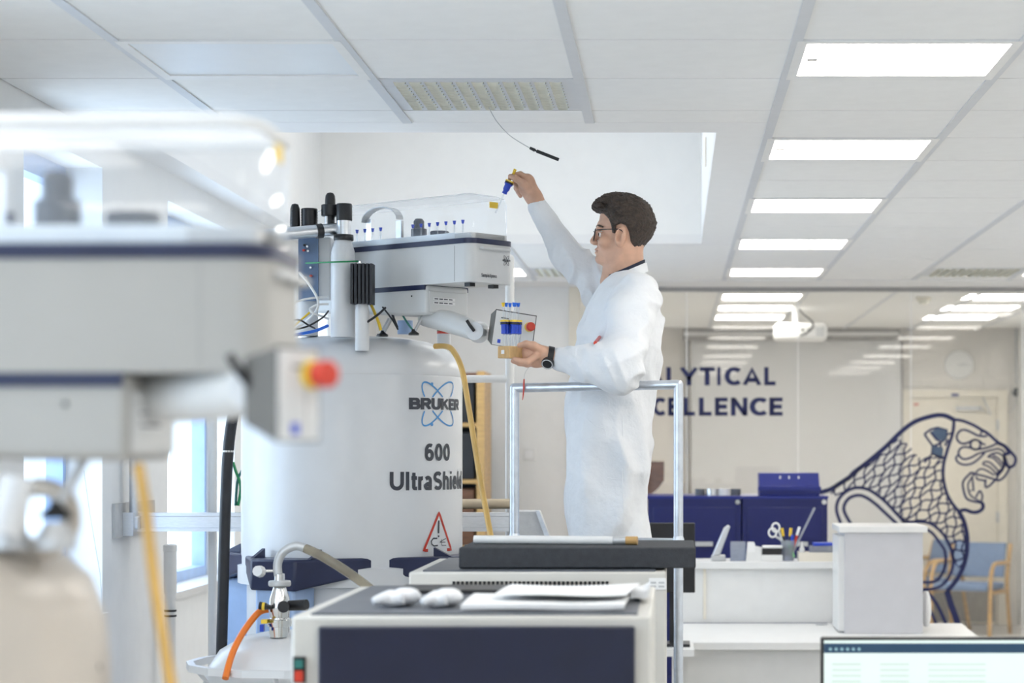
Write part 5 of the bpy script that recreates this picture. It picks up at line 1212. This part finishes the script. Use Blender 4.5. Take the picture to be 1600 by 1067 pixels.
# near hand (his left) holding the wooden block; wrist to fingertips run towards -X
def hand_near(G):
    d = cap(G, Q(872, 560, -0.300), Q(856, 557, -0.305), .027, .028, 1.15)
    d = smin(d, ell(G, Q(838, 556, -0.310), (.036, .026, .037), .15), .018)
    d = smin(d, ell(G, Q(826, 551, -0.312), (.022, .022, .030), .1), .012)
    for k, (y, v0, v1, u2) in enumerate(((-0.348, 556, 563, 804), (-0.328, 560, 565.5, 802), (-0.307, 561, 566, 805), (-0.287, 559, 564, 811))):
        f = chain(G, [Q(838, v0, y+.012), Q(824, v1+2.5, y), Q(812, v1+1, y), Q(u2, v1-1.5, y)], [.0125, .0105, .0095, .0078], .004)
        d = smin(d, f, .005)
    th = chain(G, [Q(847, 548, -0.322), Q(833, 540, -0.343), Q(822, 537.5, -0.350), Q(812, 539.5, -0.350)], [.016, .0128, .0108, .0082], .005)
    return smin(d, th, .006)
# far hand (his right), raised, pinching a tube between thumb and forefinger
def hand_far(G):
    y = .18
    d = cap(G, Q(846, 329, y), Q(836, 311, y), .026, .026, 1.1)
    d = smin(d, ell(G, Q(826.5, 296, y), (.030, .019, .043), .55), .018)
    d = smin(d, ell(G, Q(824, 282, y+.004), (.022, .017, .022), .3), .012)
    d = smin(d, chain(G, [Q(826, 296, y-.012), Q(816, 286, y-.026), Q(806, 279, y-.028), Q(797.5, 275.5, y-.020)], [.0150, .0122, .0105, .0082], .005), .008)   # thumb
    d = smin(d, chain(G, [Q(824, 279, y-.004), Q(813, 272.5, y-.002), Q(804, 273.5, y-.004), Q(797, 278.5, y-.006)], [.0112, .0100, .0090, .0076], .004), .004)  # forefinger
    d = smin(d, chain(G, [Q(824, 284, y+.012), Q(811, 278, y+.016), Q(805, 285, y+.012), Q(808, 293, y+.006)], [.0112, .0102, .0092, .008], .004), .004)
    d = smin(d, chain(G, [Q(824, 290, y+.020), Q(812, 286, y+.024), Q(807, 294, y+.018), Q(811, 301, y+.010)], [.0108, .0098, .009, .0078], .004), .004)
    d = smin(d, chain(G, [Q(825, 296, y+.026), Q(815, 294, y+.028), Q(810, 300, y+.022), Q(813, 306, y+.014)], [.0098, .0088, .008, .007], .004), .004)
    return d
TORSO = [(414, 986, 1006, .055), (424, 964, 1012, .10), (438, 947, 1020, .165), (455, 934, 1028, .205), (480, 921, 1034, .222), (520, 906, 1036, .222), (560, 897, 1033, .215), (600, 889, 1027, .212),
         (640, 885, 1022, .215), (690, 889, 1023, .228), (725, 887, 1019, .228), (760, 885, 1013, .228), (800, 887, 1011, .230), (838, 890, 1015, .234), (900, 886, 1019, .24), (965, 882, 1022, .245)]
NS, NE, NW = Q(991, 470, -.19), Q(964, 577, -.40), Q(874, 561, -.30)     # near shoulder, elbow, wrist
FS, FE, FW = Q(952, 462, .185), Q(886, 396, .215), Q(840.5, 324, .182)       # far shoulder, elbow, wrist
def coat_sdf(G):
    X, Y, Z = G
    d = loft(G, TORSO, YM, 2.25)
    # hanging folds below the waist, drapery over chest and back
    low = np.clip((P(0, 590, YM)[2]-Z)/.25, 0, 1)
    d = d+low*(.0065*np.sin(X*42+Y*26+2.0*vnoise(X*6, Y*6, Z*4)*3)+.024*vnoise(X*10, Y*10, Z*2.6)-.014*(.6-np.abs(2*vnoise(X*9+Z*3, Y*8+2, Z*4-X*3))*2))
    d = d+(1-low)*(.020*vnoise(X*11+Z*6, Y*9, Z*9-X*7)-.014*(.6-np.abs(2*vnoise(X*13-Z*9+3, Y*8, Z*7+X*5))*2))
    up = cap(G, NS, NE, .080, .074, 1.0)
    fo = cap(G, NE, NW, .076, .036, 1.0)
    t = (X-NW[0])/(NE[0]-NW[0])
    ridge = lambda a, b, c: (.6-np.abs(2*vnoise(a, b, c))*2)
    tt = np.clip(t*3, 0, 1)
    fo = fo-.018*ridge(X*22+Z*9, Y*9, Z*7)*tt+.013*vnoise(X*15, Y*13, Z*15+4)*tt
    up = up-.016*ridge(X*9+Z*12, Y*8, Z*13-X*7)+.016*vnoise(X*11+Z*7, Y*10, Z*9)
    arm_ = smin(up, fo, .022)
    d = smin(d, arm_, .018)
    a1 = cap(G, FS, FE, .082, .050); a2 = cap(G, FE, FW, .050, .034)
    fa = smin(a1, a2, .02)
    s_ = ((X-FW[0])*(FS[0]-FW[0])+(Z-FW[2])*(FS[2]-FW[2]))/float((FS[0]-FW[0])**2+(FS[2]-FW[2])**2)
    fa = fa-.013*(.6-np.abs(2*vnoise(X*18-Z*9, Y*8, Z*9+X*14))*2)*np.clip(s_*4-.6, 0, 1)+.014*vnoise(X*14, Y*10, Z*14)*np.clip(s_*4-.3, 0, 1)
    d = smin(d, fa, .035)
    d = d+.0022*vnoise(X*48, Y*48, Z*48)
    # neck opening
    d = smax(d, -cap(G, Q(978, 405), Q(972, 441), .066, .058), .008)
    d = smax(d, -cap(G, Q(955, 432), Q(936, 447), .030, .016), .008)
    return d
man = thing('person', 'man in white lab coat and glasses raising a sample tube, standing on the platform', 'person', (P(958, 0, YM).x, YM, DZ))
body_parts = [sdf_mesh(head_sdf, Q(915, 460, -.13), Q(1040, 296, .13), .0026),
              sdf_mesh(hand_near, Q(782, 588, -.41), Q(888, 524, -.22), .0021),
              sdf_mesh(hand_far, Q(785, 345, .10), Q(862, 260, .27), .0021)]
def frame_sdf(G):
    d = loft(G, [(s_[0], s_[1]+9, s_[2]-9, s_[3]-.03) for s_ in TORSO if 450 < s_[0] < 850], YM, 2.1)
    d = smin(d, chain(G, [NS, NE, NW], [.05, .046, .025], .02), .02); d = smin(d, chain(G, [FS, FE, FW], [.04, .034, .021], .02), .02)
    for s_ in (-1, 1): d = smin(d, chain(G, [Q(955, 770, .095*s_), Q(955, 940, .095*s_), np.array([P(965, 0, YM)[0], YM+.09*s_, DZ+.10], np.float32)], [.085, .06, .042], .02), .02)
    return d
body_parts.append(sdf_mesh(frame_sdf, np.array([Q(815, 0)[0], YM-.36, DZ+.02]), np.array([Q(1045, 0)[0], YM+.34, Q(0, 300)[2]]), .012))
SO('body', join(body_parts), 'skin', man, 1)
SO('coat', sdf_mesh(coat_sdf, np.array([Q(812, 0, .25)[0], YM-.53, Q(0, 972)[2]]), np.array([Q(1060, 0)[0], YM+.36, Q(0, 298, .3)[2]]), .0058), 'coat', man, 2)
SO('hair', sdf_mesh(hair_sdf, Q(912, 408, -.125), Q(1040, 288, .125), .0024), 'hair', man, 1)
# collars: slanted bands around the neck
def neckband(pts_low, pts_high, th):
    mb = MB(); R_ = []; n = len(pts_low); c_ = sum((Vector(p) for p in pts_low), Vector())/n
    for a, b in zip(pts_low, pts_high):
        a, b = Vector(a), Vector(b); o_ = (a-c_); o_.z = 0; o_ = o_.normalized()*th
        R_.append([a, b, b+o_, a+o_])
    return mb.rings(R_, closed=True)
def loop(uf, vf, ub, vb, wy, n=28):
    out = []
    for k in range(n):
        t = 2*math.pi*k/n; cx, cv = (uf+ub)/2, (vf+vb)/2
        out.append(P(cx-(ub-uf)/2*math.cos(t), cv+(vf-vb)/2*math.cos(t), YM+wy*math.sin(t)))
    return out
O('collar', neckband(loop(943, 452, 1011, 424, .094), loop(946, 437, 1008.5, 410, .074), .004), 'coat', man, ang=60)
O('shirt_collar', neckband(loop(946, 446, 1006, 418, .078), loop(948, 431.5, 1006, 405.5, .070), .004), 'shirt', man, ang=60)
# trousers and shoes below the coat (behind the consoles)
tr_ = MB()
for s_ in (-1, 1): tr_.tube([Vector(Q(955, 930, .1*s_)), Vector((P(960, 0, YM).x, YM+.095*s_, DZ+.25)), Vector((P(963, 0, YM).x, YM+.09*s_, DZ+.05))], [.085, .075, .068], 16)
O('trousers', tr_, 'trouser', man)
sh_ = MB()
for s_ in (-1, 1): sh_.ball((P(948, 0, YM).x, YM+.09*s_, DZ+.045), .05, 16, (2.6, .95, .9))
O('shoes', sh_, 'black', man)
# eyes and glasses
for s_ in (-1, 1):
    e = O('eye', MB().ball(Vector(Q(940.6, 365.8, .031*s_)), .0115, 14), 'eyewhite', man)
    O('iris', MB().ball(Vector(Q(936.2, 366, .0325*s_)), .0056, 10, (.6, 1, 1)), 'iris', e)
    O('eyelid', MB().tube([Vector(Q(940, 363.5, .0475*s_)), Vector(Q(935.6, 361.8, .036*s_)), Vector(Q(935.0, 362.2, .024*s_))], .0022, 6), 'skin', e)
    O('eyebrow', MB().tube([Vector(Q(942, 354.5, .052*s_)), Vector(Q(936, 352.5, .038*s_)), Vector(Q(932.6, 354, .016*s_))], [.0022, .0038, .003], 8), 'hair', man)
gl = thing('eyeglasses', 'thin dark round-framed glasses worn by the man', 'glasses', Vector(Q(935, 366)))
for s_ in (-1, 1):
    cc = Vector(Q(929, 366.5, .033*s_)); rim = []
    for k in range(24):
        t = 2*math.pi*k/24; rim.append(cc+Vector((.0045*s_*0+.006*abs(math.cos(t))*0+.004*math.sin(t)*.8, .021*math.cos(t), .019*math.sin(t))))
    rm = O('rim', MB().tube(rim, .0012, 6, False, True), 'black', gl)
    O('lens', MB().add(rim, [tuple(range(24))]), 'pane', rm, flat=True)
    O('temple', MB().tube([Vector(Q(930.5, 359.5, .052*s_)), Vector(Q(940, 358.5, .070*s_)), Vector(Q(964, 358, .080*s_)), Vector(Q(972, 361, .081*s_)), Vector(Q(976, 368, .079*s_))], .0015, 6), 'black', gl)
O('bridge', MB().tube([Vector(Q(929, 363, -.012)), Vector(Q(927.5, 361.5, 0)), Vector(Q(929, 363, .012))], .0012, 6), 'black', gl)
# watch
wt = thing('wristwatch', 'black sports watch on the wrist of the lowered hand', 'watch', Vector(Q(857, 556, -0.3050)))
ring = []
ax = (Vector(Q(872, 560, -0.3000))-Vector(Q(848, 555, -0.3070))).normalized(); s1 = ax.orthogonal().normalized(); s2 = ax.cross(s1); wc = Vector(Q(859, 557.5, -0.3045))
mb = MB(); RR = []
for k in range(28):
    t = 2*math.pi*k/28; d_ = s1*math.cos(t)+s2*math.sin(t)
    d_ = Vector((d_.x, d_.y*1.12, d_.z)); RR.append([wc+d_*.0292-ax*.009, wc+d_*.0325-ax*.009, wc+d_*.0325+ax*.009, wc+d_*.0292+ax*.009])
O('strap', mb.rings(RR, closed=True), 'black', wt)
fd = Vector((-.15, -.78, -.60)).normalized(); cs_ = wc+fd*.034
O('watch_case', MB().cyl(cs_-fd*.006, cs_+fd*.006, .0195, .0185, 24), 'black', wt); O('bezel', MB().tube([cs_+fd*.006+(fd.orthogonal().normalized()*math.cos(t)+fd.cross(fd.orthogonal().normalized())*math.sin(t))*.016 for t in [2*math.pi*k/20 for k in range(20)]], .0018, 6, False, True), 'castalu', wt)
# coat details
def coat_seam(pts, r=.0016):
    """a raised seam laid on the near side of the coat by walking the view ray to its surface"""
    return O('seam', MB().tube(catmull(coat_hits(pts), 3), r, 5, False), 'coat', man)
def coat_hits(pts):
    out = []
    for u, v in pts:
        ys = np.linspace(6.3, 6.9, 160, dtype=np.float32); pp = [P(u, v, float(y_)) for y_ in ys]
        G_ = tuple(np.array([p[i] for p in pp], np.float32) for i in range(3)); d_ = coat_sdf(G_)
        hit = np.argmax(d_ < .0005) if (d_ < .0005).any() else 100
        out.append(pp[int(hit)])
    return out
pa, pb = coat_hits([(930, 536), (937, 527)])
pa.y -= .004; pb.y -= .006
O('pen', MB().tube([pa, pb], .0055, 8, False), 'red', man, label='red pen clipped in the chest pocket')
coat_seam([(916, 653), (924, 660), (934, 666), (945, 670)]); coat_seam([(945, 670), (948, 690), (946, 715), (947, 738)]); coat_seam([(914, 733), (930, 741), (947, 746), (966, 749)], .0012)
coat_seam([(934, 452), (918, 490), (905, 525)], .0014); coat_seam([(972, 640), (973, 680), (972, 730), (974, 800)], .0012)

# ---------------------------------------------------------------- tubes he holds
rk = thing('tube_rack', 'small wooden block rack of sample tubes held in the lowered hand', 'rack', P(798, 561, 6.50))
YR = 6.43
xa_, xb_ = x(778, YR), x(825, YR); za_, zb_ = zat(560, YR), zat(541, YR)
O('wood_block', MB().prism([(xa_, YR-.012), (x(797, YR), YR-.030), (xb_+.012, YR+.02), (xb_-.02, YR+.045)], za_, zb_), 'woodlt', rk, bevel=.002)
O('white_sticker', MB().add([(xa_+.012, YR-.0245, zat(553.5, YR)), (xa_+.022, YR-.0325, zat(553.5, YR)), (xa_+.022, YR-.0325, zat(547.5, YR)), (xa_+.012, YR-.0245, zat(547.5, YR))], [(0, 1, 2, 3)]), 'paper', rk, flat=True)
for k in range(6):
    u = 788+4.6*k; yy = YR-.012+.008*(k % 3)
    tt = tube_thing('%s in the wooden rack' % ['leftmost blue-capped tube with blue spinner', 'second blue-capped tube with blue spinner', 'third blue-capped tube with blue spinner', 'fourth blue-capped tube with blue spinner', 'fifth blue-capped tube with blue spinner', 'rightmost blue-capped tube with blue spinner'][k], 'tubes in the wooden rack', (x(u, yy), yy, zb_-.004), cap='bluec' if k else 'yellow', spinner=True, h=.128)
    tt.rotation_euler = (math.radians(random.uniform(-2, 2)), math.radians(random.uniform(-2, 2)), 0)
# raised tube with spinner: built along its own axis, tip at lower left
hp0, hp1 = P(774, 333, YM+.165), P(804, 267, YM+.165)
dirv = (hp1-hp0); Lh = dirv.length
ht = thing('sample_tube', 'glass sample tube with blue spinner held up in the raised hand', 'sample tube', hp0, world=False)
ht.rotation_euler = dirv.to_track_quat('Z', 'Y').to_euler()
O('glass', MB().cyl((0, 0, 0), (0, 0, Lh), .0025, n=8), 'tube', ht)
O('cap', MB().cyl((0, 0, Lh-.012), (0, 0, Lh+.006), .004, .0055, 10), 'yellow', ht)
hs0 = Lh*.455
s_ = O('spinner', MB().lathe([(.004, hs0), (.0085, hs0+.001), (.0078, hs0+.010), (.0108, hs0+.016), (.0108, hs0+.030), (.0142, hs0+.034), (.0142, hs0+.042)], n=16), 'blue', ht)
O('spinner_band', MB().lathe([(.0144, hs0+.036), (.0144, hs0+.0425)], n=16), 'black', s_); O('spinner_ring', MB().lathe([(.0144, hs0+.0425), (.0144, hs0+.047), (.004, hs0+.0475)], n=16), 'yellow', s_)
rp = thing('hanging_tag', 'tiny red tag hanging on a thread below the held rack', 'tag', P(817, 600, 6.5))
O('thread', MB().tube([P(826, 574, 6.5), P(820, 584, 6.5), P(818.5, 600, 6.5)], .0008, 5), 'castalu', rp); O('red_tag', MB().tube([P(818.8, 592, 6.5), P(818.5, 600, 6.5), P(818, 612, 6.5), P(816.5, 625, 6.5)], [.002, .003, .0025, .001], 6), 'red', rp)
